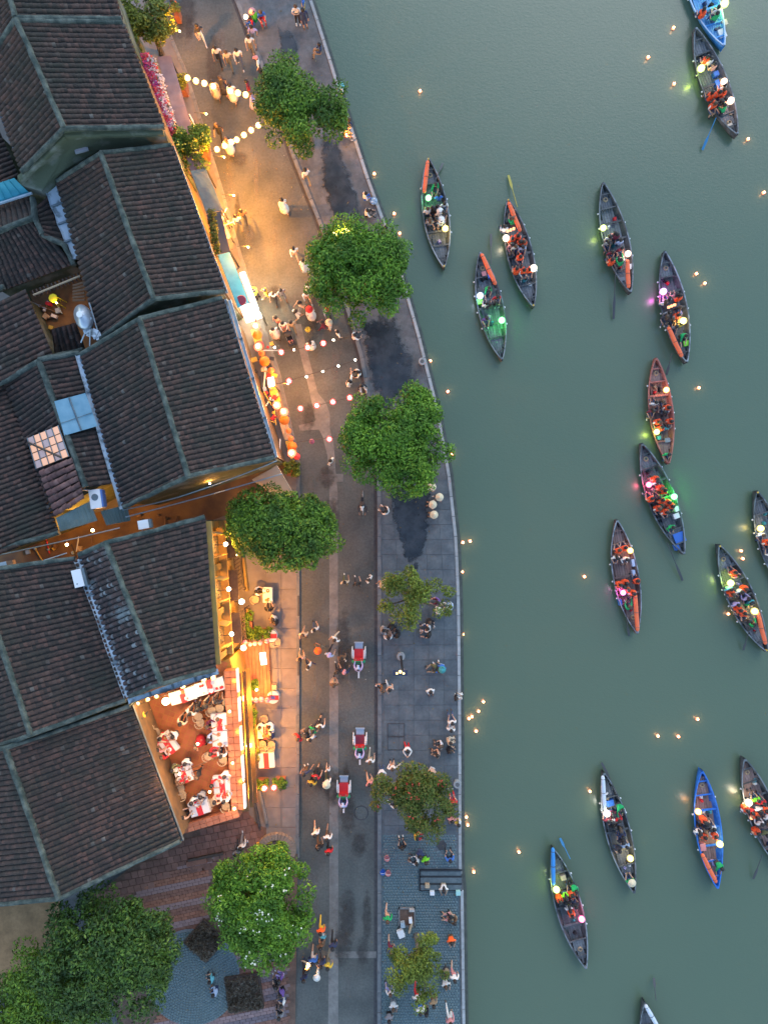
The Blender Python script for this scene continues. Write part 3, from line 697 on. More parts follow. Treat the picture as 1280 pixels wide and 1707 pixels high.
bulb(155, 884, 3.6, 90, 'bright yellow alley lamp under the pale green sheet')
bulb(112, 908, 3.0, 30, 'weak alley lamp left of the bright yellow one')
bulb(95, 505, 4.3, 12, 'dim lamp inside the open courtyard', r=.05)
bulb(350, 806, 3.0, 12, 'dim alley lamp hidden above the leafy tree', r=.06)
for a, b in (((0, 955, 6.4), (112, 922, 6.0)), ((0, 925, 5.7), (200, 880, 5.5)), ((205, 850, 6.1), (300, 828, 6.2)), ((300, 828, 6.2), (462, 768, 6.0)), ((210, 862, 5.9), (470, 790, 5.6))):
    A, B = P(*a), P(*b); me = MB(); n = 8
    me.tube([A.lerp(B, i / n) - Vector((0, 0, .5 * math.sin(PI * i / n))) for i in range(n + 1)], .035, 4)
    later(me.build('overhead_cable', M_blue), 'grey cable sagging over the alley', 'cable', (a[0] + b[0]) / 2, (a[1] + b[1]) / 2, 'cables over the alley', [(155, 884, 'the bright alley lamp')])
# ------------------------------------------------------------ yellow facade with shuttered windows
r0_, r1_ = RING[h7.name]; F0, F1 = r0_[0], r1_[0]
fd = Vector((F1.x - F0.x, F1.y - F0.y, 0)); FL = fd.length; fd.normalize(); fn = Vector((-fd.y, fd.x, 0))
if fn.x < 0: fn = -fn
frz = math.atan2(fd.y, fd.x)
def fp(t, out, z): q = F0 + fd * (t * FL) + fn * (out + .112); return Vector((q.x, q.y, z))
def fbox(mb, t, out, z, dl, do, dz):
    c = fp(t, out + do / 2, z); mb.box((c.x, c.y, c.z), (dl, do, dz), rz=frz)
M_pan2 = mat('yellow_plaster_trim', (.36, .22, .05), .8, (.26, .16, .05), 1.5)
for z, d, h in ((6.7, .35, .25), (6.35, .2, .15), (3.85, .45, .22), (3.55, .25, .16), (.5, .12, .9)):
    me = MB(); fbox(me, .5, .02, z, FL + .1, d, h); me.build('cornice', M_pan2, h7)
for t in (.02, .335, .66, .98):
    me = MB(); fbox(me, t, .02, 3.3, .38, .13, 6.2); me.build('pilaster', M_pan2, h7)
for t in (.17, .5, .83):
    fr = MB(); fbox(fr, t, .012, 5.25, 1.3, .1, 1.75); wo = fr.build('window', M_wood, h7)
    me = MB(); fbox(me, t, .05, 5.25, 1.08, .09, 1.5); me.build('opening', mat('dark_room', (.05, .04, .03), .6), wo)
    for k in range(7):
        me = MB(); fbox(me, t + (k - 3) * .15 / FL, .14, 5.05, .03, .03, 1.2); me.build('bar', M_black, wo)
    for sgn in (-1, 1):
        c = fp(t, 0, 5.25) + fd * sgn * .68 + fn * .36
        me = MB(); me.box((c.x, c.y, c.z), (.05, .62, 1.6), rz=frz + sgn * .25); sh = me.build('shutter', M_gold, h7)
        for k in range(5):
            me = MB(); me.box((c.x, c.y, c.z - .6 + k * .3), (.075, .52, .05), rz=frz + sgn * .25); me.build('slat', M_rattan, sh)
    me = MB(); fbox(me, t, .012, 1.3, 1.5, .1, 2.4); dr = me.build('doorway', M_dwood, h7)
    me = MB(); fbox(me, t, .1, 2.9, 1.9, .75, .08); me.build('door_canopy', M_dwood, h7)
for i, (u, v) in enumerate(((380, 890), (383, 968), (387, 1050))):
    t = [.17, .5, .83][i]; q = fp(t, .62, 6.0)
    o = bulb(0, 0, 0, 48, 'bright warm lamp under the %s shuttered window of the yellow facade' % ['upper', 'middle', 'lower'][i], r=.13); o.location = P(u, v, 4.5) if False else fp(t, .75, 5.2)
    me = MB(); me.tube([fp(t, 0, 5.6) - o.location, fp(t, .75, 5.5) - o.location, Vector((0, 0, .1))], .03, 5); me.build('bracket', M_black, o)
for i, (u, v, z) in enumerate(((394, 925, 2.8), (403, 1003, 2.9), (406, 1080, 2.9), (408, 1164, 2.9), (415, 1243, 2.6), (428, 1150, 1.0), (414, 1321, 2.0))):
    o = bulb(u, v, z, (14, 100, 105, 105, 115, 10, 40)[i], 'warm wall lamp, number %s down the restaurant front' % ['one', 'two', 'three', 'four', 'five', 'six', 'seven'][i], r=(.06, .17, .17, .16, .17, .08, .07)[i])
    me = MB(); me.box((-.25, 0, 0), (.45, .05, .05)); me.build('bracket', M_black, o)
    for ch in o.children:
        if ch.type == 'LIGHT': ch.location = (.55, 0, .1)
# ------------------------------------------------------------ restaurant with roof terrace
TZ = 4.0
terr = empty('terrace_building', (0, 0, 0), 0, 'flat roofed restaurant wing with a lit terracotta dining terrace', 'building')
TP = [(196, 1165), (300, 1125), (383, 1098), (398, 1160), (407, 1352), (376, 1360), (376, 1367), (300, 1388), (290, 1388)]
me = MB(); me.prism(pts(TP, TZ), .0, TZ - .03); o = me.build('wall', M_yell, terr)
M_tt = mat('terrace_tile_small', (.33, .1, .03), .6, (.4, .13, .045), 1.5, island=[(0, (.24, .065, .02)), (.5, (.32, .09, .028)), (1, (.4, .12, .04))])
def tiles_stuff(name, q, z, step, m, parent, rot):
    V = []; F = []; f = in_quad(q); us = [a[0] for a in q]; vs = [a[1] for a in q]; ca, sa = math.cos(rot), math.sin(rot); c0 = P(min(us), min(vs), z)
    n_ = int((max(us) - min(us) + max(vs) - min(vs)) / S / step) + 2
    for i in range(-n_, n_):
        for j in range(-n_, n_):
            x = c0.x + (i * ca - j * sa) * step; y = c0.y + (i * sa + j * ca) * step
            k = S * H / (H - z); u, v = 640 + x * k, 853.5 - y * k
            if not f(u, v): continue
            n = len(V); h = random.uniform(0, .006); w = step * .47
            for dx, dy in ((-w, -w), (w, -w), (w, w), (-w, w)): V.append((x + dx * ca - dy * sa, y + dx * sa + dy * ca, z + h))
            F.append((n, n + 1, n + 2, n + 3))
    return put(name, np_mesh(name, np.array(V), np.array(F), m), parent, kind='stuff')
tiles_stuff('floor_tile', [(196, 1165), (300, 1125), (380, 1100), (386, 1160), (394, 1345), (300, 1380)], TZ, .33, M_tt, terr, R(-20) + .0)
# parapet topped with large tiles
def parapet(a, b, w, n, side):
    A, B = P(*a, TZ + .75), P(*b, TZ + .75); d = B - A; ang = math.atan2(d.y, d.x); c = (A + B) / 2
    me = MB(); me.box((c.x, c.y, TZ + .35), (d.length, w * .96, .75), rz=ang); me.build('parapet', M_terr, terr)
    nrm = Vector((-math.sin(ang), math.cos(ang), 0))
    tl = MB(); tl.box((0, 0, 0), (d.length / n * .96, w * .48, .05), taper=.97); tm = tl.mesh('coping_tile', M_terr)
    for i in range(n):
        for s_ in (-.25, .25):
            q = A + d * ((i + .5) / n) + nrm * s_ * w; put('coping_tile', tm, terr, (q.x, q.y, TZ + .76), ang)
parapet((384, 1118), (397, 1350), .78, 21, 1)
parapet((302, 1384), (398, 1355), .5, 9, 1)
A = P(395, 1110, TZ + .9); B = P(409, 1352, TZ + .9)
for i in range(5):
    a = A.lerp(B, i / 5 + .02); b = A.lerp(B, (i + 1) / 5 - .02)
    me = MB(); d = b - a; c = (a + b) / 2; me.box((c.x, c.y, c.z - .1), (d.length, .12, .35), rz=math.atan2(d.y, d.x)); me.build('white_railing', M_white, terr)
for z, o_ in ((3.6, .12), (3.0, .3), (2.3, .42)):
    a = P(404, 1122, 3.6) ; b = P(417, 1352, 3.6); d = b - a; c = (a + b) / 2; me = MB(); me.box((c.x + o_ - .3, c.y, z), (d.length, .22, .14), rz=math.atan2(d.y, d.x)); me.build('cornice', mat('aged_gold_cornice', (.2, .11, .03), .8, (.12, .07, .03), 2), terr)
# dark lattice screens and orange kerb of the ground floor front
for i, (a, b) in enumerate((((412, 1175), (424, 1275)), ((402, 1015), (405, 1072)), ((395, 930), (401, 985)))):
    A = P(*a, 1.7); B = P(*b, 1.7); d = B - A; c = (A + B) / 2; ang = math.atan2(d.y, d.x)
    sc_ = empty('lattice_screen', (c.x, c.y, 0), ang, 'dark lattice awning below the %s wall lamp' % ['lower', 'middle', 'upper'][i], 'awning')
    n = max(6, int(d.length / .22))
    for k in range(n): me = MB(); me.box((-d.length / 2 + (k + .5) * d.length / n, 0, 1.75), (.09, .42, .05), rz=.5); me.build('slat', M_dwood, sc_)
    for s_ in (-.2, .2): me = MB(); me.box((0, s_, 1.7), (d.length, .05, .06)); me.build('rail', M_dwood, sc_)
    for s_ in (-1, 1): me = MB(); me.tube([(s_ * d.length / 2, .2, 0), (s_ * d.length / 2, .2, 1.7)], .03, 5); me.build('post', M_dwood, sc_)
    A = P(a[0] + 11, a[1], .6); B = P(b[0] + 11, b[1], .6); d = B - A; c = (A + B) / 2
    me = MB(); me.box((c.x, c.y, .42), (d.length, .14, .65), rz=ang); tag(me.build('front_curb', M_pan2), 'yellow low wall edging the pavement beside the %s lattice' % ['lower', 'middle', 'upper'][i], 'low wall')
deck = empty('entrance_deck', (0, 0, 0), 0, 'orange lit terracotta entrance deck with long boards', 'deck')
me = MB(); me.prism(pts([(402, 1072), (451, 1072), (456, 1166), (407, 1166)], .2), .08, .15); me.build('base', M_joint, deck)
for i in range(8):
    a = P(404 + i * 5.9, 1072, .2); b = P(408 + i * 6.0, 1166, .2); d = b - a; c = (a + b) / 2
    me = MB(); me.box((c.x, c.y, .18), (d.length, .215, .07), rz=math.atan2(d.y, d.x)); me.build('board', mat('terracotta_board', (.42, .16, .08), .6, (.34, .12, .06), 3, objvar=.15), deck)
me = MB(); me.tube([P(449, 1075, 1.0), P(453, 1160, 1.0)], .03, 5)
for v in (1078, 1118, 1158): me.tube([P(450, v, .1), P(450, v, 1.0)], .03, 5)
tag(me.build('hand_rail', M_black), 'thin black rail along the entrance deck', 'rail')
b_ = empty('menu_board', P(443, 1093, .1), R(8), 'lit white menu board standing on the entrance deck', 'sign')
me = MB(); me.box((0, 0, .95), (.38, .78, .06)); me.build('panel', E_sign, b_)
for k in range(7): me = MB(); me.box((.02 * (k % 2), .3 - k * .1, .985), (.24, .02, .004)); me.build('text_line', M_black, b_)
me = MB(); me.tube([(0, 0, 0), (0, 0, .93)], .03, 5); me.build('post', M_black, b_)
# tall dark room strip south of terrace: brick ground
def pavers(name, q, z, w, h, rot, m, parent, stripe=None, lim=300, base=None, area=None):
    f = in_quad(q); us = [a[0] for a in q]; vs = [a[1] for a in q]; ca, sa = math.cos(rot), math.sin(rot); c0 = P(sum(us) / len(us), sum(vs) / len(vs), z)
    N = int(max(max(us) - min(us), max(vs) - min(vs)) / S / min(w, h)) + 2; tl = MB(); tl.box((0, 0, -.02), (w * .95, h * .95, .04), taper=.97)
    ms = [tl.mesh(name, x) for x in (m if isinstance(m, list) else [m])]; k = 0; L_ = []
    for j in range(-N, N):
        for i in range(-N, N):
            x = c0.x + (i + .5 * (j % 2)) * w * ca - j * h * sa; y = c0.y + (i + .5 * (j % 2)) * w * sa + j * h * ca
            u, v = 640 + x * S, 853.5 - y * S
            if f(u, v): L_.append((x, y, j))
    for x, y, j in L_[:lim]: put(name, ms[(j // 2) % len(ms)], parent, (x, y, z + random.uniform(0, .006)), rot)
    if len(L_) > lim:
        mb = MB(); 
        for x, y, j in L_[lim:]: mb.m = (j // 2) % len(ms); mb.box((x, y, z - .02 + random.uniform(0, .006)), (w * .95, h * .95, .04), rz=rot, taper=.97)
        mb.build(name, m, parent, kind='stuff')
base1 = sheet('court_paving', [(150, 1500), (300, 1380), (410, 1350), (430, 1375), (497, 1400), (492, 1720), (200, 1720)], .115, M_joint)
pavers('court_tile', [(150, 1500), (302, 1400), (408, 1352), (440, 1392), (492, 1400), (480, 1470), (300, 1445), (220, 1495)], .15, .46, .46, R(12), mat('court_tile_red', (.19, .1, .075), .85, (.25, .13, .1), 3, objvar=.22), base1)
pavers('brick_paver', [(225, 1490), (300, 1442), (355, 1425), (340, 1720), (250, 1720), (300, 1600)], .15, .4, .21, R(12), [M_brick, M_brick2, mat('pinkish_paver', (.27, .18, .17), .85, objvar=.15)], base1)
pavers('brick_paver', [(350, 1590), (480, 1580), (482, 1720), (330, 1720)], .15, .42, .21, R(12), [M_brick2, mat('purple_paver', (.2, .15, .16), .85, (.14, .11, .12), 3, objvar=.15), mat('pinkish_paver', (.27, .18, .17))], base1)
sheet('bare_ground', [(-200, 1515), (0, 1512), (100, 1502), (100, 1560), (60, 1620), (-200, 1760)], .12, M_earth)
circ = sheet('round_plaza', [(322 + 78 * math.cos(a), 1628 + 80 * math.sin(a)) for a in [k * 2 * PI / 40 for k in range(40)]], .175, M_cobble)
setts('ring_sett', lambda u, v: True, 0, 0, 0, 0, 0, .2, M_sett, circ, ring=(322, 1628, 76))
def hedge_square(u, v, w, rz, label):
    o = empty('clipped_hedge', P(u, v, .15), rz, label, 'hedge')
    me = MB(); 
    for s_, d in (((0, w / 2), (w, .1)), ((0, -w / 2), (w, .1)), ((w / 2, 0), (.1, w)), ((-w / 2, 0), (.1, w))): me.box((s_[0], s_[1], .12), (d[0], d[1], .24))
    me.build('timber_edge', M_dwood, o)
    me = MB(); me.box((0, 0, .1), (w * .95, w * .95, .2)); me.build('soil', M_joint, o)
    leaves('twigs', o, [((random.uniform(-w / 2, w / 2) * .93, random.uniform(-w / 2, w / 2) * .93, random.uniform(.2, .45)), .12) for _ in range(330)], 16, .12, L_twig, slim=.22, up=.2)
def leaves(name, parent, clumps, n, size, m, slim=.45, up=.5, cull=None):
    """leaf-sized folded rhombs spread through the clumps"""
    C_ = np.repeat(np.array([c for c, r in clumps], float), n, 0); Rr = np.repeat(np.array([r for c, r in clumps], float), n)
    N = len(C_); D = NP.normal(size=(N, 3)); D /= np.linalg.norm(D, axis=1)[:, None]; rad = Rr * NP.uniform(.35, 1.0, N) ** .5
    pos = C_ + D * rad[:, None] * np.array([1, 1, .75])
    nr = D * .7 + NP.normal(size=(N, 3)) * .55; nr[:, 2] += up; nr /= np.linalg.norm(nr, axis=1)[:, None]
    t = np.cross(nr, NP.normal(size=(N, 3))); t /= np.linalg.norm(t, axis=1)[:, None]; b = np.cross(nr, t)
    s = (size * NP.uniform(.6, 1.3, N))[:, None]
    V = np.stack([pos - t * s, pos + b * s * slim - nr * s * .12, pos + t * s, pos - b * s * slim - nr * s * .12], 1).reshape(-1, 3)
    i = np.arange(N)[:, None] * 4
    F = np.concatenate([np.concatenate([i, i + 1, i + 2], 1), np.concatenate([i, i + 2, i + 3], 1)], 0)
    o = put(name, np_mesh(name, V, F, m), parent); o['kind'] = 'stuff'; return o
hedge_square(343, 1566, 1.95, R(48), 'square dry hedge bed turned like a diamond beside the round plaza')
hedge_square(408, 1652, 2.25, R(8), 'square dry hedge bed right of the round plaza')
# curved stone bench at the mouth of the court
cb = empty('curved_wall', P(462, 1402, .1), 0, 'low curved stone wall at the mouth of the red court', 'low wall')
for k in range(16):
    a = R(150 - k * 11); a2 = R(150 - (k + 1) * 11 + 1.2); c = P(462, 1413, .1) - cb.location
    ql = [c + Vector((r * math.cos(b) * 1.05, r * math.sin(b) * .85, 0)) for r, b in ((.8, a), (1.25, a), (1.25, a2), (.8, a2))]
    me = MB(); me.prism([(q.x, q.y) for q in ql], 0, .42); me.build('stone', mat('curved_stone', (.24, .19, .15), .85, objvar=.12), cb)
for u, v, w, h, m in ((442, 1402, 26, 5, M_gold), (440, 1340, 4, 60, M_kerb), (428, 1345, 3, 60, M_gutter), (330, 1434, 34, 8, M_brick2), (345, 1425, 60, 4, M_dwood)):
    me = MB(); q = P(u, v); me.box((q.x, q.y, .22), (w / S, h / S, .24), rz=R(12)); tag(me.build('edging', m), 'low edging strip of the red court', 'edging', 'edgings of the red court')
# ------------------------------------------------------------ shops below the broad house
cv = [(363, 425), (383, 420), (416, 505), (397, 513)]
t, qq = sheet_thing('awning', 'teal fabric awning with a round red sign on it', 'awning', cv, M_teal, zs=[3.6, 3.0, 3.0, 3.6])
for a in (1, 2): me = MB(); me.tube([qq[a], qq[a] - Vector((0, 0, 2.8))], .04, 5); me.build('post', M_black, t)
me = MB(); me.lathe((qq[3].lerp(qq[2], .35).x - .05, qq[3].lerp(qq[2], .35).y + .35, .12), [(.3, -.1), (.32, 0), (.28, .04), (.1, .05)], 16)
me.build('round_sign', mat('maroon_sign', (.3, .04, .07), .6), t)
t, qq = sheet_thing('awning', 'dark blue tarpaulin awning below the yellow flowering bush', 'awning', [(318, 285), (343, 280), (372, 350), (345, 356)], mat('navy_tarp', (.02, .06, .09), .6, (.035, .09, .12), 2, bump=.4, bscale=4), zs=[3.5, 2.9, 2.9, 3.5])
for a in (1, 2): me = MB(); me.tube([qq[a], qq[a] - Vector((0, 0, 2.75))], .04, 5); me.build('post', M_black, t)
t, qq = sheet_thing('awning', 'dark awning strewn with leaves between the two blue awnings', 'awning', [(345, 358), (368, 352), (384, 419), (362, 424)], mat('dark_awning', (.03, .035, .05), .7), zs=[3.5, 3.0, 3.0, 3.5])
leaves('leaf_litter', t, [(tuple(qq[0].lerp(qq[1], .3 + random.random() * .2).lerp(qq[3], random.random()) + Vector((0, 0, .12))), .3) for _ in range(30)], 26, .09, L_rust)
for a in (1, 2): me = MB(); me.tube([qq[a], qq[a] - Vector((0, 0, 2.8))], .04, 5); me.build('post', M_black, t)
# violet canopy sheets along the upper houses
t = empty('sheet_canopy', (0, 0, 0), 0, 'long violet brown canopy of overlapping sheets beside the top left roof', 'canopy')
M_vio = mat('violet_sheet', (.15, .1, .11), .7, (.2, .14, .15), 2, objvar=.12)
for k in range(9):
    a = k / 9; b = (k + 1) / 9 + .012
    q = [P(262 + a * 56, 95 + a * 190, 2.9 + .02 * k), P(285 + a * 56, 92 + a * 190, 2.7 + .02 * k), P(285 + b * 56, 92 + b * 190, 2.68 + .02 * k), P(262 + b * 56, 95 + b * 190, 2.88 + .02 * k)]
    plank('sheet', q, .03, M_vio, t)
for k in (0, 4, 8): me = MB(); q = P(283 + k / 9 * 56, 94 + k / 9 * 190, 2.7); me.tube([q, (q.x, q.y, .1)], .04, 5); me.build('post', M_black, t)
# glowing shop window panels
def board(label, q, z, m, h=.1, name='lit_shop_board', posts=True):
    t_, qq_ = sheet_thing(name, label, 'shop board', q, m, zs=z, th=h)
    if posts:
        for a in (0, 2): me = MB(); me.tube([qq_[a], (qq_[a].x, qq_[a].y, .1 - t_.location.z)], .03, 5); me.build('post', M_black, t_)
    return t_, qq_
board('long white lit shop board under the teal awning edge', [(399, 455), (408, 452), (432, 516), (424, 520)], [2.6] * 4, E_sign)
board('square white lit counter top below the teal awning', [(400, 511), (417, 505), (425, 533), (411, 538)], [2.2] * 4, E_sign)
board('small white notice panel beside the lit counter', [(424, 519), (433, 516), (438, 530), (428, 533)], [1.9] * 4, M_white)
board('small lit menu box among the orange parasols', [(446, 630), (456, 628), (458, 643), (448, 645)], [2.2] * 4, E_sign)
plight('shop_light', P(434, 478, 2.4), 70, (1, .78, .5), .3); plight('shop_light', P(420, 520, 2.0), 43.2, (1, .82, .55), .2)
board('cream display shelf with goods outside the dark awning', [(358, 356), (366, 353), (385, 395), (378, 398)], [1.2] * 4, mat('cream_shelf', (.75, .65, .45), .6))
for u, v, z_, pw, l in ((414, 412, 2.25, 290, 'warm lamp on a bracket at the cream shelf by the street'), (390, 326, 2.25, 290, 'warm lamp on a bracket at the navy awning edge'), (374, 262, 2.25, 140, 'warm lamp on a bracket beside the yellow flowering bush'),
                        (300, 52, 2.6, 105, 'warm lamp on a bracket at the top of the pavement'), (344, 190, 2.6, 90, 'warm lamp on a bracket by the violet canopy'), (480, 640, 2.25, 140, 'warm lamp on a bracket before the shop row')):
    o = bulb(u, v, z_, pw, l, r=.05, col=(1, .36, .035)); me = MB(); me.tube([(-.7, 0, .15), (0, 0, .1)], .02, 5); me.build('bracket', M_black, o)
cs = empty('shop_counter', (0, 0, 0), 0, 'long yellow counter line with goods before the broad house', 'counter')
for k in range(7):
    a = P(424 + k * 9.6, 548 + k * 31, 1.0); b = P(424 + (k + 1) * 9.6 - .4, 548 + (k + 1) * 31 - 1.5, 1.0); d = b - a; c = (a + b) / 2
    me = MB(); me.box((c.x, c.y, .95), (d.length, .5, .08), rz=math.atan2(d.y, d.x)); me.build('counter_top', [M_gold, M_wood, M_rattan][k % 3], cs)
    for p_ in (a, b): me = MB(); me.tube([(p_.x, p_.y, .1), (p_.x, p_.y, .92)], .03, 5); me.build('leg', M_dwood, cs)
for i, (u, v, r, c, z) in enumerate(((429, 558, .31, 0, 2.1), (441, 602, .34, 0, 2.1), (452, 617, .2, 1, 1.9), (474, 700, .32, 0, 2.1), (481, 718, .18, 1, 1.9), (485, 731, .18, 1, 1.9), (487, 744, .31, 0, 2.1), (495, 761, .22, 2, 1.9), (436, 588, .2, 1, 1.8), (432, 575, .3, 2, 1.8))):
    o = empty('shop_parasol', P(u, v, .1).xy.to_3d() + (P(u, v, z) - P(u, v, .1)).xy.to_3d() + Vector((0, 0, .1)))
    later(o, ['round orange paper parasol over the shop counter', 'small orange red paper parasol by the shops', 'small red paper parasol by the shops'][c], 'parasol', u, v, 'paper parasols before the shops')
    mm = [mat('orange_paper', (.6, .16, .01), .7), mat('orange_red_paper', (.75, .16, .04), .6, emit=(1, .2, .04), es=.06), mat('red_paper', (.6, .04, .04), .6, emit=(1, .08, .05), es=.04)][c]
    me = MB(); me.lathe((0, 0, z - .1), [(r, -.08), (r * .6, .02), (.03, .1)], 12); me.build('canopy', mm, o)
    me = MB(); me.tube([(0, 0, 0), (0, 0, z)], .02, 5); me.build('pole', M_wood, o)
for i, (u, v, pw) in enumerate(((426, 543, 10), (430, 577, 12), (461, 675, 12), (473, 686, 5), (486, 755, 12))):
    o = bulb(u, v, 2.5, pw, 'x', r=.13, col=(1, .55, .25)); later(o, 'blazing lamp with red shade among the paper parasols', 'lamp', u, v, 'lamps before the shops')
    me = MB(); me.lathe((0, 0, -.05), [(.14, 0), (.26, -.06), (.27, -.14), (.12, -.2)], 12, cap=False); me.build('red_shade', mat('red_glow', (.8, .06, .04), .5, emit=(1, .12, .06), es=.7), o)
    me = MB(); me.tube([(0, 0, -.2), (0, 0, -2.4)], .02, 5); me.build('stem', M_black, o)
clutter(448, 650, 1.02, 44, (9, 62), 8, 'shop counter', [M_red, M_white, M_gold, M_rattan, M_blue, M_black])
clutter(374, 378, 1.25, 8, (5, 12), 9, 'cream shelf', [M_white, M_rattan, M_gold])
board('pale canvas awning at the corner beside the leafy tree', [(420, 800), (462, 776), (489, 822), (452, 822)], [3.2, 3.4, 2.6, 2.6], mat('pale_canvas', (.42, .33, .24), .7, (.5, .4, .3), 1))
# small things on the pavement
for u, v, label in ((337, 212, 'white leaning notice board beside the string of lanterns'),):
    o = empty('notice_board', P(u - 13, v, .1), R(15), label, 'sign'); me = MB(); me.box((0, 0, .8), (.25, .42, .9), taper=.8); me.build('panel', M_white, o); me = MB(); me.box((0, 0, .2), (.4, .5, .25)); me.build('foot', M_dwood, o)
# ------------------------------------------------------------ trees
def tree(u, v, ru, rv, h, label, m, n=150, per=85, size=.15, _s=1.1, gap=.0, ang=0.0, trunk_z=.1, blossoms=None, flat=.42, seed=0, cr=(.45, .8), name='broadleaf_tree', cat='tree', thin=1.0, lobes=9):
    ru *= _s; rv *= _s; n = int(n * 1.15); per = int(per * 1.75); size *= .7
    rd = random.Random(seed + int(u)); zc = h * .72
    c = P(u, v, zc); k = (H - zc) / H / S; a, b = ru * k, rv * k; hz = max(a, b) * flat
    root = empty(name, (c.x, c.y, trunk_z), 0, label, cat)
    zc -= trunk_z
    lob = [(rd.uniform(0, 2 * PI), rd.uniform(.45, .74) if i % 3 else rd.uniform(0, .35)) for i in range(lobes)]
    cl = []; tries = 0
    while len(cl) < n and tries < n * 40:
        tries += 1
        if rd.random() < .74:
            la, lr = lob[rd.randrange(lobes)]; x = lr * math.cos(la) + rd.gauss(0, .17); y = lr * math.sin(la) + rd.gauss(0, .17)
        else: x, y = rd.uniform(-1, 1), rd.uniform(-1, 1)
        rr = math.hypot(x, y)
        if rr > .86: continue
        if gap and (math.sin(x * 7.3 + seed) + math.cos(y * 6.1 + seed * 2) + rd.gauss(0, .25)) < gap: continue
        top = math.sqrt(max(0, 1 - rr * rr)); z = zc + hz * (top * rd.choice((1, 1, .75, .35, -.15))) + rd.gauss(0, .12)
        X, Y = x * a, y * b; X, Y = X * math.cos(ang) - Y * math.sin(ang), X * math.sin(ang) + Y * math.cos(ang)
        cl.append(((X, Y, z), rd.uniform(*cr)))
    leaves('crown', root, cl, per, size, m, slim=.42)
    if blossoms:
        sel = [((p[0], p[1], p[2] + r * .75), .28) for p, r in rd.sample(cl, min(len(cl), blossoms[0]))]
        leaves('blossom', root, sel, blossoms[2], .07, blossoms[1], slim=.8, up=1.2)
    me = MB(); tr = max(a, b) * .055 + .05
    me.tube([(0, 0, 0), (.05, .03, zc * .35), (0, 0, zc * .62)], [tr * 1.25, tr, tr * .85], 8); me.build('trunk', M_bark, root)
    for (p, r) in rd.sample(cl, min(len(cl), 14)):
        me = MB(); q = Vector(p); s_ = Vector((0, 0, zc * rd.uniform(.5, .62))); mid = s_.lerp(q, .5) + Vector((rd.gauss(0, .1), rd.gauss(0, .1), .2))
        me.tube([s_, mid, q], [tr * .5, tr * .3, tr * .12], 5, cap=False); me.build('branch', M_bark, root)
    return root
tree(505, 178, 80, 84, 6.5, 'round leafy tree on the wharf, topmost in the photo', L_green, n=150, per=95, seed=3, gap=-1.5)
tree(600, 457, 88, 92, 6.5, 'wide leafy wharf tree beside the lotus lamp', L_bright, n=175, per=95, seed=5, gap=-1.5)
tree(660, 735, 88, 92, 6.3, 'densest bright green wharf tree, third from the top', L_bright, n=215, per=105, seed=8)
tree(476, 880, 92, 66, 6.5, 'broad green tree spreading from the yellow facade over the street', L_green, n=200, per=110, seed=12, ang=R(-14), size=.16)
tree(692, 1000, 64, 54, 4.6, 'thin sparse tree with visible branches in mid wharf', L_olive, n=60, per=55, size=.13, seed=14, gap=-.5, cr=(.3, .55))
tree(690, 1330, 70, 68, 5.0, 'rust tinged tree with gaps on the lower wharf', L_rust, n=92, per=100, size=.12, seed=21, gap=-.7, cr=(.35, .6), blossoms=(16, M_rpetal, 5))
tree(698, 1608, 56, 62, 4.4, 'thin pale green tree, lowest on the wharf', L_olive, n=62, per=60, size=.13, seed=25, gap=-.5, cr=(.3, .55))
tree(436, 1502, 88, 102, 5.2, 'dense oval tree with scattered white blossom beside the red court', L_bright, n=210, per=110, size=.15, seed=30, blossoms=(34, M_petal, 5))
tree(178, 1590, 128, 112, 7.0, 'big dark tree beyond the lower left roof, left of the round plaza', L_dark, n=260, per=95, size=.17, seed=34, cr=(.5, .9))
tree(50, 1665, 110, 95, 6.6, 'broad green tree in the bottom left corner', L_green, n=170, per=95, size=.16, seed=38, cr=(.5, .9))
tree(247, 42, 46, 54, 4.0, 'yellow green tree at the top beside the top left roof', L_yell, n=60, per=75, size=.14, seed=41, cr=(.3, .55))
tree(320, 250, 38, 42, 3.6, 'bushy tree with yellow flowers between the violet canopy and the blue awning', L_green, n=52, per=75, size=.12, seed=43, cr=(.28, .5), blossoms=(12, mat('yellow_petal', (.75, .6, .05), .6), 9))
tree(276, 225, 16, 26, 3.4, 'small bush pressed against the top left house corner', L_dark, n=16, per=60, size=.11, seed=45, cr=(.25, .4))
rl = random.Random(9); fl = []
for u0, v0, r0 in ((505, 178, 95), (600, 457, 100), (660, 735, 100), (692, 1000, 75), (690, 1330, 85), (698, 1600, 80), (478, 880, 90), (436, 1502, 110), (600, 1250, 160), (420, 350, 120), (330, 1620, 80)):
    for _ in range(60):
        u, v = u0 + rl.gauss(0, .55) * r0, v0 + rl.gauss(0, .7) * r0
        if u > lerp_line(QUAY, v) - 4: continue
        q = P(u, v); fl.append(((q.x, q.y, .19 if u > lerp_line(CURB, v) or u < lerp_line(LEFT, v) else .05), .04))
tag(leaves('fallen_leaves', None, fl, 1, .06, leafmat('leaf_litter', (.1, .06, .02), (.2, .13, .04), (.3, .24, .1), (.5, .48, .42)), slim=.5, up=3), 'small dry leaves scattered over street and wharf', 'fallen leaves', None, 'stuff')
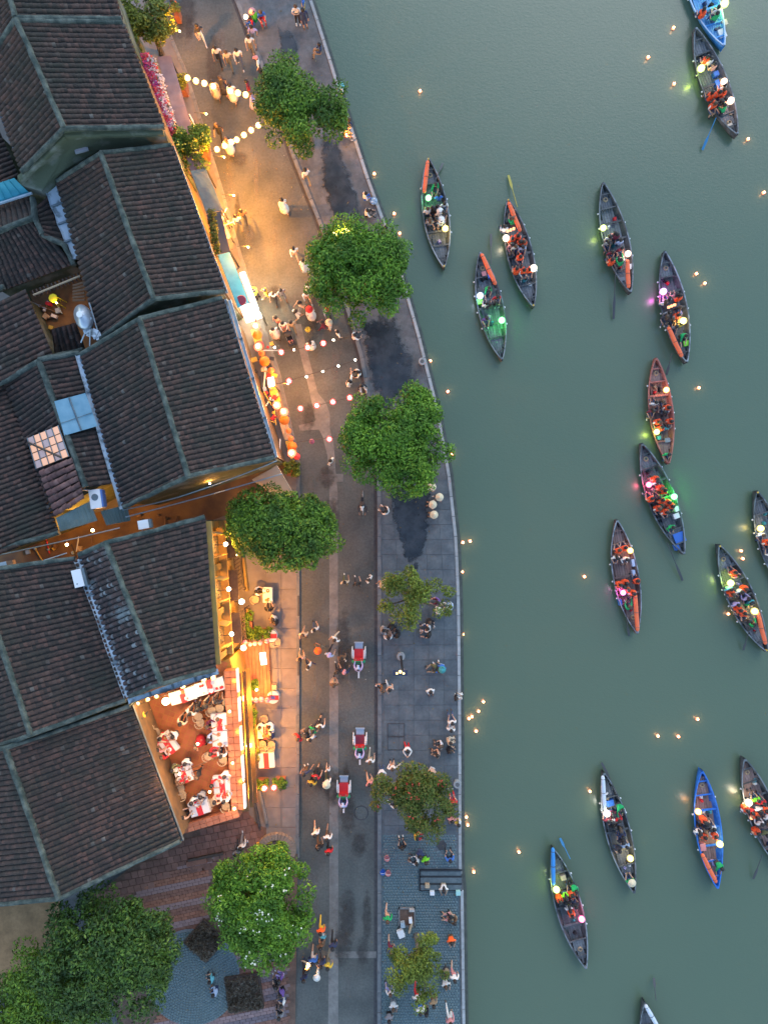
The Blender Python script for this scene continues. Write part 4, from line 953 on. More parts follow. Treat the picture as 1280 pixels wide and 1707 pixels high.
def bush(u, v, ru, rv, z, label, m, n=14, per=55, size=.08, blossoms=None, zb=.1, box=None, rz=0):
    c = P(u, v, z); o = empty('potted_shrub', (c.x, c.y, zb), rz, label, 'shrub')
    cl = [((random.uniform(-1, 1) * ru / S * .8, random.uniform(-1, 1) * rv / S * .8, z - zb + random.uniform(-.15, .15)), random.uniform(.14, .26)) for _ in range(n)]
    leaves('foliage', o, cl, per, size, m)
    if blossoms: leaves('blossom', o, [((p[0], p[1], p[2] + r * .6), .15) for p, r in cl[:blossoms[1]]], 14, .07, blossoms[0], slim=.8, up=1)
    me = MB(); me.box((0, 0, (z - zb) * .35), (ru / S * 1.3, rv / S * 1.3, (z - zb) * .7), taper=1.1); me.build('planter', M_terr if not box else box, o)
    return o
bush(433, 1056, 24, 9, .9, 'long clipped shrub above the entrance deck', L_green, n=30)
bush(414, 1040, 7, 22, .9, 'narrow shrub in a planter against the yellow front', L_green, n=18)
bush(424, 1140, 6, 8, .8, 'round potted shrub on the entrance deck', L_green, n=9)
bush(420, 1200, 5, 20, .9, 'narrow green shrub left of the occupied pavement table', L_green, n=14)
bush(425, 1262, 7, 14, .9, 'bright yellow green shrub left of the empty table', L_yell, n=14)
bush(436, 1309, 12, 8, 1.0, 'low shrub with a red lantern, left one of the pair', L_green, n=14)
bush(466, 1308, 12, 10, 1.0, 'low shrub with a red lantern, right one of the pair', L_green, n=16)
bush(302, 136, 8, 14, 1.2, 'yellow green shrub beside the first lantern of the upper string', L_yell, n=16)
bush(339, 245, 8, 12, 1.3, 'yellow flowering shrub at the street edge', L_yell, n=12, blossoms=(mat('yellow_petal', (.75, .6, .05)), 8))
bush(487, 783, 14, 14, 1.2, 'dark shrub at the end of the shop row', L_olive, n=22)
bush(292, 14, 6, 10, 1.2, 'shrub with red lights at the top of the street', L_rust, n=10)
# bougainvillea ledge
o = empty('flowering_ledge', P(262, 160, 3.2), 0, 'narrow ledge covered in pink, white and red bougainvillea', 'flowering plant')
base = P(262, 160, 3.2); me = MB(); cc = [P(236, 98, 3.2) - base, P(256, 94, 3.2) - base, P(297, 222, 3.2) - base, P(277, 224, 3.2) - base]
k = me.add(cc); me.add([c - Vector((0, 0, 3.1)) for c in cc]); me.face([k, k + 1, k + 2, k + 3]); [me.face([k + i, k + (i + 1) % 4, k + 4 + (i + 1) % 4, k + 4 + i]) for i in range(4)]; me.build('ledge', M_conc, o)
def edge_c(n, a, b): return [(tuple(cc[0].lerp(cc[3], t) .lerp(cc[1].lerp(cc[2], t), random.uniform(a, b)) + Vector((0, 0, .15))), .28) for t in [random.random() for _ in range(n)]]
for nm, a, b, c, n in (('pink_petal', 0, .6, (.65, .05, .13), 90), ('white_petal', .45, 1, (.62, .5, .48), 60), ('scarlet_petal', 0, .8, (.7, .06, .05), 50), ('violet_petal', .1, .6, (.4, .06, .3), 14)):
    leaves(nm, o, edge_c(n, a, b), 26, .075, mat('boug_' + nm, c, .7), slim=.7, up=.9)
leaves('green_leaf', o, edge_c(14, 0, 1), 22, .08, L_green)
# sunken tree pit with boxes
o = empty('tree_pit', P(678, 1528, PZ), 0, 'square framed tree pit holding boxes above the lowest wharf tree', 'tree pit')
for s_, d in (((0, .6), (1.1, .1)), ((0, -.6), (1.1, .1)), ((.52, 0), (.1, 1.3)), ((-.52, 0), (.1, 1.3))): me = MB(); me.box((s_[0], s_[1], .06), (d[0], d[1], .14)); me.build('frame', M_kerb, o)
me = MB(); me.box((0, 0, .01), (1, 1.2, .04)); me.build('soil', M_joint, o)
for u, v, w, h, m, l, rz in ((671, 1539, .28, .36, M_blue, 'pale blue crate in the framed tree pit', .1), (684, 1532, .22, .3, M_white, 'white box in the framed tree pit', .1), (668, 1554, .42, .5, M_white, 'white polystyrene box below the framed tree pit', .4), (684, 1544, .12, .7, M_rattan, 'orange brown board in the framed tree pit', -.3), (686, 1515, .34, .14, M_cope, 'grey block above the framed tree pit', 0),
                          (720, 1486, .3, .26, M_white, 'pale stool at the foot of the quay steps', 0), (763, 1486, .3, .28, mat('mint_plastic', (.35, .6, .55), .5), 'mint plastic crate beside the quay steps', 0), (712, 1474, .3, .26, M_rattan, 'brown box on the quay steps', 0)):
    b2 = empty('storage_box', P(u, v, PZ + .1), rz, l, 'box'); me = MB(); me.box((0, 0, .12), (w, h, .24), taper=.92); me.build('body', m, b2); me = MB(); me.box((0, 0, .25), (w * .98, h * .98, .03)); me.build('rim', m, b2)
# round stone seats, manhole, hex cover, lamp posts
for u, v, z, r, l in ((703, 605, PZ, .24, 'pale round stone seat at the quay edge'), (761, 1303, PZ, .26, 'pale round stone seat near the rust tinged tree')):
    o = empty('stone_seat', P(u, v, z), 0, l, 'seat'); me = MB(); me.sm = False; me.lathe((0, 0, 0), [(r * .7, 0), (r * .8, .4), (r, .44), (r, .52), (r * .9, .54)], 20); me.build('body', M_cope, o); me = MB(); me.lathe((0, 0, .54), [(r * .55, 0), (r * .5, .015)], 16); me.build('top_disc', M_conc, o)
o = empty('manhole', P(602, 1355, .0), 0, 'round manhole cover in the street left of the rust tinged tree', 'manhole'); me = MB(); me.lathe((0, 0, 0), [(.5, 0), (.5, .014), (.42, .014)], 26, cap=False); me.build('ring', M_gutter, o); me = MB(); me.lathe((0, 0, 0), [(.41, 0), (.41, .012)], 26); me.build('cover', M_asph, o)
o = empty('drain_cover', P(736, 1409, PZ), .2, 'dark six sided drain cover on the blue setts', 'drain'); me = MB(); me.lathe((0, 0, 0), [(.36, 0), (.36, .03), (.3, .035)], 6); me.build('cover', M_gutter, o)
for uu, vv in ((660, 1238), (660, 1216)):
    me = MB(); a = P(uu, vv)
    for x, y, w, h in ((0, .43, 1.1, .035), (0, -.43, 1.1, .035), (.55, 0, .035, .88), (-.55, 0, .035, .88)): me.box((a.x + x, a.y + y, PZ + .02), (w, h, .02))
    tag(me.build('access_cover', M_gutter), 'rectangular access cover outline in the slabs, ' + ('lower' if vv > 1220 else 'upper') + ' one', 'cover')
b_ = P(668, 1093, PZ); o = empty('street_lamp', b_, 0, 'street lamp with a round stone base and a yellow lotus head', 'street lamp')
me = MB(); me.lathe((0, 0, 0), [(.27, 0), (.27, .3), (.24, .34)], 22); me.build('stone_base', M_cope, o)
tp = P(667, 1122, 5.0) - b_; me = MB(); me.tube([(0, 0, .3), (0, 0, 4.4), (tp.x * .3, tp.y * .3, 4.9)], [.09, .06, .04], 8); me.build('pole', M_black, o)
me = MB(); me.box((tp.x, tp.y, 4.85), (.85, .32, .08)); me.build('head_panel', mat('navy_panel', (.02, .03, .07), .5), o)
E_lotus = emis('lotus_glow', (1, .7, .25), .5)
for sx in (-.2, 0, .2): me = MB(); me.sm = True; me.ball((tp.x + sx, tp.y + (.1 if sx == 0 else 0), 4.98), .1 if sx == 0 else .07, 8, 5, 1.2); me.build('lotus_petal', E_lotus, o)
b_ = P(590, 404, PZ); b_.z = PZ; o = empty('street_lamp', b_, 0, 'yellow lotus street lamp half hidden by the wide wharf tree', 'street lamp')
tp = P(568, 386, 5.6) - b_; me = MB(); me.tube([(0, 0, 0), (0, 0, 4.8), (tp.x * .6, tp.y * .6, 5.2), (tp.x, tp.y, 5.35)], [.1, .06, .05, .03], 8); me.build('pole', M_black, o)
E_l2 = emis('lotus_bright', (1, .82, .3), 1.6)
for dx, dy in ((-.35, .12), (0, 0), (.36, -.1)): me = MB(); me.sm = True; me.ball((tp.x + dx, tp.y - dy, 5.4), .13, 8, 5, .8); me.build('lotus_bulb', E_l2, o)
for k in range(6): a = k * PI / 3; me = MB(); me.tube([(tp.x, tp.y, 5.4), (tp.x + .55 * math.cos(a), tp.y + .35 * math.sin(a), 5.5)], [.05, .015], 5); me.build('lotus_leaf', mat('lotus_yellow', (.7, .6, .05), .5, emit=(1, .8, .1), es=.25), o)
plight('lamp_light', (b_.x + tp.x, b_.y + tp.y, 5.8), 20, WARMW, .2, None)
# ------------------------------------------------------------ people
SK = mat('skin_light', (.5, .3, .2), .6); SK2 = mat('skin_tan', (.34, .19, .12), .6)
HA = mat('hair_black', (.015, .012, .012), .5); HB = mat('hair_brown', (.08, .045, .025), .5); HG = mat('hair_grey', (.3, .29, .28), .6)
CC = {'white': (.72, .7, .67), 'cream': (.62, .5, .36), 'black': (.015, .015, .018), 'dark': (.04, .04, .05), 'navy': (.025, .04, .1), 'grey': (.22, .23, .25), 'blue': (.04, .15, .5), 'pale blue': (.35, .45, .62),
      'red': (.55, .02, .025), 'maroon': (.17, .02, .04), 'pink': (.6, .25, .25), 'peach': (.62, .36, .24), 'orange': (.95, .13, .02), 'yellow': (.7, .45, .05), 'green': (.01, .33, .1), 'lime': (.2, .65, .03),
      'brown': (.14, .08, .045), 'beige': (.42, .33, .23), 'khaki': (.26, .2, .13), 'purple': (.15, .08, .3), 'lilac': (.42, .35, .58), 'teal': (.05, .3, .33), 'olive': (.12, .12, .05), 'denim': (.06, .09, .17), 'aqua': (.12, .42, .5)}
def cloth(c): return mat('cloth_' + c.replace(' ', '_'), CC[c], .85)
STAND = dict(pel=(0, 0, .93), sp=(0, 0, 1.1), ch=(0, 0, 1.3), nk=(0, .01, 1.47), hd=(0, .03, 1.58), tp=(0, .03, 1.7),
    shL=(-.18, 0, 1.4), elL=(-.24, -.02, 1.13), wrL=(-.24, .08, .9), hnL=(-.23, .12, .82), shR=(.18, 0, 1.4), elR=(.24, -.02, 1.13), wrR=(.24, .08, .9), hnR=(.23, .12, .82),
    hpL=(-.09, 0, .88), knL=(-.1, .03, .48), anL=(-.1, -.01, .08), toL=(-.11, .15, .04), hpR=(.09, 0, .88), knR=(.1, .03, .48), anR=(.1, -.01, .08), toR=(.11, .15, .04))
def pose(**k): d = dict(STAND); d.update(k); return d
def shiftup(d, keys, dx, dy, dz):
    for k in keys: d[k] = (d[k][0] + dx, d[k][1] + dy, d[k][2] + dz)
    return d
UP = ['pel', 'sp', 'ch', 'nk', 'hd', 'tp', 'shL', 'elL', 'wrL', 'hnL', 'shR', 'elR', 'wrR', 'hnR']
POSES = {'stand': pose(),
 'walk': pose(knL=(-.1, .2, .5), anL=(-.1, .3, .1), toL=(-.11, .45, .06), knR=(.1, -.02, .48), anR=(.1, -.32, .16), toR=(.11, -.2, .04), elL=(-.24, -.12, 1.15), wrL=(-.22, -.12, .92), hnL=(-.21, -.1, .84), elR=(.24, .06, 1.13), wrR=(.22, .24, .97), hnR=(.2, .32, .93)),
 'photo': pose(elL=(-.25, .16, 1.24), wrL=(-.1, .36, 1.4), hnL=(-.05, .4, 1.45), elR=(.25, .16, 1.24), wrR=(.1, .36, 1.4), hnR=(.05, .4, 1.45), anR=(.14, -.05, .08)),
 'point': pose(elR=(.42, .1, 1.35), wrR=(.6, .25, 1.38), hnR=(.68, .3, 1.4), elL=(-.3, -.02, 1.14), wrL=(-.14, .18, 1.05), hnL=(-.06, .2, 1.05)),
 'carry': pose(elL=(-.24, .02, 1.13), wrL=(-.16, .28, 1.05), hnL=(-.1, .34, 1.05), elR=(.24, .02, 1.13), wrR=(.16, .28, 1.05), hnR=(.1, .34, 1.05), knL=(-.1, .12, .5), anL=(-.1, .14, .08), toL=(-.11, .3, .04))}
def sitp(hz, kf=.42, kz=None, lean=0.0, af=.0, arms='lap', foot=None, spread=.1):
    d = pose(); dz = hz - .93 + .05; shiftup(d, UP, 0, 0, dz); kz = kz or hz + .06; foot = foot if foot is not None else kf + .02
    for s, sg in (('L', -1), ('R', 1)):
        d['hp' + s] = (sg * .09, .02, hz); d['kn' + s] = (sg * spread * 1.3, kf, kz); d['an' + s] = (sg * spread * 1.2, foot, .07); d['to' + s] = (sg * spread * 1.3, foot + .15, .03)
        sh = d['sh' + s]
        for k in ('sp', 'ch', 'nk', 'hd', 'tp'): pass
    for k, f in (('sp', .25), ('ch', .6), ('nk', 1), ('hd', 1.2), ('tp', 1.35), ('shL', .9), ('shR', .9)): x = d[k]; d[k] = (x[0], x[1] + lean * f, x[2] - abs(lean) * .3 * f)
    for s, sg in (('L', -1), ('R', 1)):
        sx, sy, sz = d['sh' + s]
        if arms == 'lap': d['el' + s] = (sx + sg * .06, sy + .02, sz - .27); d['wr' + s] = (sx - sg * .04, sy + .25, sz - .33); d['hn' + s] = (sx - sg * .06, sy + .32, sz - .34)
        elif arms == 'table': d['el' + s] = (sx + sg * .08, sy + .14, sz - .24); d['wr' + s] = (sx - sg * .02, sy + .37, sz - .23); d['hn' + s] = (sx - sg * .05, sy + .45, sz - .22)
        elif arms == 'bars': d['el' + s] = (sx + sg * .08, sy + .18, sz - .2); d['wr' + s] = (sx + sg * .02, sy + .42, sz - .26); d['hn' + s] = (sx, sy + .5, sz - .26)
        elif arms == 'row': d['el' + s] = (sx + .12 + sg * .05, sy + .22, sz - .16); d['wr' + s] = (sx + .25, sy + .42, sz - .15 + sg * .06); d['hn' + s] = (sx + .3, sy + .48, sz - .13 + sg * .06)
    return d
POSES['sit'] = sitp(.48); POSES['dine'] = sitp(.48, lean=.08, arms='table'); POSES['low'] = sitp(.28, kf=.4, kz=.42, lean=.12); POSES['ground'] = sitp(.14, kf=.38, kz=.42, lean=.1, arms='table', foot=.5, spread=.14)
POSES['boat'] = sitp(.3, kf=.38, kz=.4, lean=.06, arms='lap'); POSES['row'] = sitp(.34, kf=.36, kz=.42, lean=.18, arms='row'); POSES['cycle'] = sitp(.86, kf=.3, kz=.72, lean=.18, arms='bars', foot=.12)
for s, dz in (('L', .3), ('R', .12)): a = POSES['cycle']; a['an' + s] = (a['an' + s][0], .15, .07 + dz); a['to' + s] = (a['to' + s][0], .3, .05 + dz)
a = POSES['cycle']; a['knL'] = (-.14, .36, .78); a['knR'] = (.14, .28, .6)
BONES = [('pel', 'sp', 2), ('sp', 'ch', 1), ('ch', 'nk', 1), ('nk', 'hd', 0), ('hd', 'tp', 0)] + [b for s in 'LR' for b in
    (('ch', 'sh' + s, 1), ('sh' + s, 'el' + s, 1), ('el' + s, 'wr' + s, 5), ('wr' + s, 'hn' + s, 0), ('pel', 'hp' + s, 2), ('hp' + s, 'kn' + s, 2), ('kn' + s, 'an' + s, 3), ('an' + s, 'to' + s, 4))]
RAD = dict(pel=.145, sp=.125, ch=.15, nk=.06, hd=.098, tp=.082, sh=.075, el=.05, wr=.034, hn=.036, hp=.1, kn=.064, an=.044, to=.042)
def body(pn):
    d = POSES[pn]; keys = list(d); idx = {k: i for i, k in enumerate(keys)}
    me = bpy.data.meshes.new('person_body_' + pn); me.from_pydata([d[k] for k in keys], [(idx[a], idx[b]) for a, b, _ in BONES], [])
    o = bpy.data.objects.new('tmp', me); COL.objects.link(o)
    md = o.modifiers.new('s', 'SKIN'); md.branch_smoothing = .6; md.use_smooth_shade = True
    for k in keys:
        r = RAD[k if k in RAD else k[:2]]; v = me.skin_vertices[0].data[idx[k]]; v.radius = (r, r); v.use_root = (k == 'pel')
    o.modifiers.new('u', 'SUBSURF').levels = 1
    bpy.context.view_layer.update(); dg = bpy.context.evaluated_depsgraph_get()
    m2 = bpy.data.meshes.new_from_object(o.evaluated_get(dg)); bpy.data.objects.remove(o)
    co = np.empty(len(m2.vertices) * 3); m2.vertices.foreach_get('co', co); co = co.reshape(-1, 3)
    vs = [tuple(c) for c in co]; fs = [tuple(p.vertices) for p in m2.polygons]
    fc = np.array([co[list(f)].mean(0) for f in fs]); best = np.full(len(fs), 1e9); mi = np.zeros(len(fs), int)
    for a, b, s in BONES:
        A, B = np.array(d[a]), np.array(d[b]); t = np.clip(((fc - A) @ (B - A)) / ((B - A) @ (B - A)), 0, 1)
        dist = np.linalg.norm(fc - (A + t[:, None] * (B - A)), axis=1) - RAD.get(a[:2] if a not in RAD else a, .05) * .3
        q = dist < best; best[q] = dist[q]; mi[q] = s
    mb = MB(); mb.v = vs; mb.f = [list(f) for f in fs]; mb.mi = list(mi); mb.m = 0
    # nose, ears, five fingers and a thumb on each hand
    h = Vector(d['hd']); f = Vector((0, 1, 0))
    mb.box(h + Vector((0, .105, .01)), (.025, .03, .04), taper=.6)
    for s in (-1, 1): mb.box(h + Vector((s * .1, 0, .01)), (.02, .04, .06))
    for s, sg in (('L', -1), ('R', 1)):
        w, hn = Vector(d['wr' + s]), Vector(d['hn' + s]); dr = (hn - w).normalized(); sd = dr.cross(Vector((0, 0, 1)))
        sd = sd.normalized() if sd.length > .1 else Vector((1, 0, 0))
        for k, ln in enumerate((.065, .075, .08, .07)):
            p = hn + dr * .02 + sd * (k - 1.5) * .021; mb.tube([p, p + dr * ln * .6, p + dr * ln - Vector((0, 0, .02))], [.011, .01, .007], 4)
        mb.tube([hn - sd * sg * .02, hn + dr * .03 - sd * sg * .06], [.012, .009], 4)
    r = mb.mesh('person_body_' + pn, [SK, cloth('white'), cloth('dark'), cloth('dark'), HA, SK], True)
    return r
BODY = {k: body(k) for k in POSES}
def part_on(fn): return {k: fn(k) for k in POSES}
def hair_mesh(pn, long):
    d = POSES[pn]; h = Vector(d['hd']); mb = MB(); mb.sm = True
    mb.lathe((h.x, h.y - .015, h.z), [(.112, -.02), (.122, .05), (.112, .12), (.07, .165), (.02, .18)], 10)
    if long: mb.tube([h + Vector((0, -.07, .06)), h + Vector((0, -.12, -.08)), h + Vector((0, -.14, -.3))], [.1, .1, .05], 8)
    return mb.mesh('hair', HA, True)
HAIR = part_on(lambda k: hair_mesh(k, False)); HAIRL = part_on(lambda k: hair_mesh(k, True))
def cone_mesh(pn):
    h = Vector(POSES[pn]['tp']); mb = MB(); mb.lathe((h.x, h.y, h.z), [(.25, -.06), (.25, -.045), (.13, .05), (.01, .14)], 18); return mb.mesh('conical_hat', mat('palm_leaf_hat', (.66, .56, .38), .8))
def cap_mesh(pn):
    h = Vector(POSES[pn]['tp']); mb = MB(); mb.sm = True; mb.lathe((h.x, h.y - .01, h.z), [(.12, -.06), (.122, .0), (.09, .05), (.02, .07)], 12); mb.box((h.x, h.y + .14, h.z - .04), (.15, .12, .02)); return mb.mesh('cap', cloth('white'))
def sun_mesh(pn):
    h = Vector(POSES[pn]['tp']); mb = MB(); mb.sm = True; mb.lathe((h.x, h.y, h.z), [(.23, -.05), (.13, -.03), (.12, .04), (.04, .08)], 16); return mb.mesh('sun_hat', cloth('white'))
def vest_mesh(pn):
    d = POSES[pn]; a, b = Vector(d['sp']), Vector(d['nk']); mb = MB(); rs = []
    prof = [(-.08, .18, .145), (.0, .2, .165), (.22, .225, .18), (.33, .2, .16), (.38, .1, .09)]; dr = (b - a).normalized()
    for z, rx, ry in prof:
        c = a + dr * z; rs.append(mb.add([c + Vector((rx * math.copysign(abs(math.cos(t)) ** .7, math.cos(t)), ry * math.copysign(abs(math.sin(t)) ** .7, math.sin(t)), 0)) for t in [2 * PI * k / 14 for k in range(14)]]))
    for r, s in zip(rs, rs[1:]):
        for k in range(14): mb.face([r + k, r + (k + 1) % 14, s + (k + 1) % 14, s + k])
    mb.tube([a + dr * .33 + Vector((0, -.12, .02)), a + dr * .4 + Vector((0, -.15, .08))], .07, 6)
    mb.m = 1
    for x in (-.09, .09): mb.tube([a + dr * .0 + Vector((x, .19, 0)), a + dr * .24 + Vector((x, .2, 0)), a + dr * .37 + Vector((x, .07, .02)), a + dr * .36 + Vector((x, -.12, 0)), a + dr * .1 + Vector((x, -.18, 0))], .016, 4)
    return mb.mesh('life_vest', [mat('life_vest_orange', (.9, .1, .015), .7, (.75, .07, .015), 9, objvar=.2), M_black])
def skirt_mesh(pn):
    d = POSES[pn]; p = Vector(d['pel']); mb = MB(); mb.sm = True
    if pn in ('stand', 'walk', 'photo', 'point', 'carry'): mb.lathe((p.x, p.y, 0), [(.3, .32), (.26, .55), (.19, .85), (.155, 1.05)], 14, sy=1.15 if pn == 'walk' else .9)
    else:
        k = Vector(d['knL']); k.x = 0; mb.tube([p + Vector((0, 0, .06)), k + Vector((0, 0, .02)), k + Vector((0, .05, -.25))], [.19, .2, .2], 10)
    return mb.mesh('skirt', cloth('white'), True)
CONE = part_on(cone_mesh); CAP = part_on(cap_mesh); SUNH = part_on(sun_mesh); VEST = part_on(vest_mesh); SKIRT = part_on(skirt_mesh)
PSC = 1.07; VERB = {'stand': 'standing', 'walk': 'walking', 'photo': 'holding up a phone', 'point': 'pointing', 'carry': 'with hands forward', 'sit': 'seated', 'dine': 'dining', 'low': 'seated low', 'ground': 'sitting on the ground', 'boat': 'seated', 'row': 'rowing', 'cycle': 'riding'}
prng = random.Random(77)
def person(u, v, shirt, low, pn='stand', face=None, hair='short', hat=None, vest=False, dress=False, z0=0.0, sc=1.0, lms=None, group=None, where=None, short=None):
    sc *= PSC; zt = {'stand': 1.2, 'walk': 1.2, 'photo': 1.2, 'point': 1.2, 'carry': 1.2, 'cycle': 1.1}.get(pn, .75) * sc + z0
    q = P(u, v, zt); face = prng.uniform(0, 2 * PI) if face is None else R(face)
    if short is None: short = prng.random() < .35
    o = put('person', BODY[pn], None, (q.x, q.y, z0), face, sc)
    sk = SK if prng.random() < .6 else SK2
    slot(o, 0, sk); slot(o, 1, cloth(shirt)); slot(o, 2, cloth(shirt) if dress else cloth(low)); slot(o, 3, sk if (short or dress) else cloth(low)); slot(o, 5, sk if prng.random() < .75 else cloth(shirt)); slot(o, 4, [cloth('white'), HA, cloth('brown')][prng.randrange(3)])
    hc = put('hair', (HAIRL if hair == 'long' else HAIR)[pn], o); slot(hc, 0, HG if hair == 'grey' else (HB if prng.random() < .18 else HA))
    hd = ''
    if hat == 'cone': put('conical_hat', CONE[pn], o); hd = ' and conical hat'
    elif hat: c = put('cap' if hat[0] == 'c' else 'sun_hat', (CAP if hat[0] == 'c' else SUNH)[pn], o); slot(c, 0, cloth(hat[1:])); hd = ' and %s' % ('cap' if hat[0] == 'c' else 'hat')
    if vest: put('life_vest', VEST[pn], o)
    if dress: s_ = put('skirt', SKIRT[pn], o); slot(s_, 0, cloth(shirt))
    wear = 'orange vest' if vest else (shirt + ' dress' if dress else '%s top%s' % (shirt, hd or ''))
    ds = 'person in %s%s%s' % (wear, '' if (where or hd) and pn != 'row' else ' ' + VERB[pn], (' ' + where) if where else '')
    later(o, ds, 'person', u, v, group, lms); return o
LM += [(505, 178, 'the topmost wharf tree'), (600, 457, 'the wide wharf tree'), (660, 735, 'the densest wharf tree'), (475, 878, 'the facade tree'), (692, 1000, 'the sparse wharf tree'),
       (690, 1330, 'the rust tinged tree'), (698, 1608, 'the lowest wharf tree'), (436, 1502, 'the white blossom tree'), (598, 1092, 'the upper cyclo'), (600, 1238, 'the middle cyclo'), (573, 1318, 'the lower cyclo'),
       (667, 1110, 'the lotus lamp post'), (735, 1465, 'the quay steps'), (484, 565, 'the pushchair'), (443, 1222, 'the occupied table'), (445, 1268, 'the empty table'), (428, 524, 'the small notice panel'),
       (400, 229, 'the lower lantern string'), (362, 143, 'the upper lantern string'), (322, 1628, 'the round plaza'), (440, 602, 'the shop row'), (430, 1120, 'the entrance deck'), (703, 605, 'the upper stone seat'), (761, 1303, 'the lower stone seat'),
       (573, 300, 'the longest puddle'), (650, 600, 'the widest puddle'), (682, 880, 'the pointed puddle'), (425, 30, 'the vendor lamp'), (678, 1528, 'the framed tree pit')]
# u v shirt low pose face extras
def ppl(txt, **kw):
    for ln in txt.strip().split('\n'):
        a = ln.split(); u, v, sh, lo, pn = float(a[0]), float(a[1]), a[2].replace('_', ' '), a[3].replace('_', ' '), a[4]; k = dict(kw); z0 = k.pop('z0', None); face = None
        for e in a[5:]:
            if e.lstrip('-').isdigit(): face = float(e)
            elif e == 'D': k['dress'] = True
            elif e == 'L': k['hair'] = 'long'
            elif e == 'cone': k['hat'] = 'cone'
            elif e[:2] == 'c:': k['hat'] = 'c' + e[2:].replace('_', ' ')
            elif e[:2] == 's:': k['hat'] = 's' + e[2:].replace('_', ' ')
            elif e == 'V': k['vest'] = True
            elif e == 'kid': k['sc'] = .68
        if z0 is None: z0 = PZ if (u > lerp_line(CURB, v) + 3) else (.1 if u < lerp_line(LEFT, v) else 0.0)
        person(u, v, sh, lo, pn, face, z0=z0, **k)
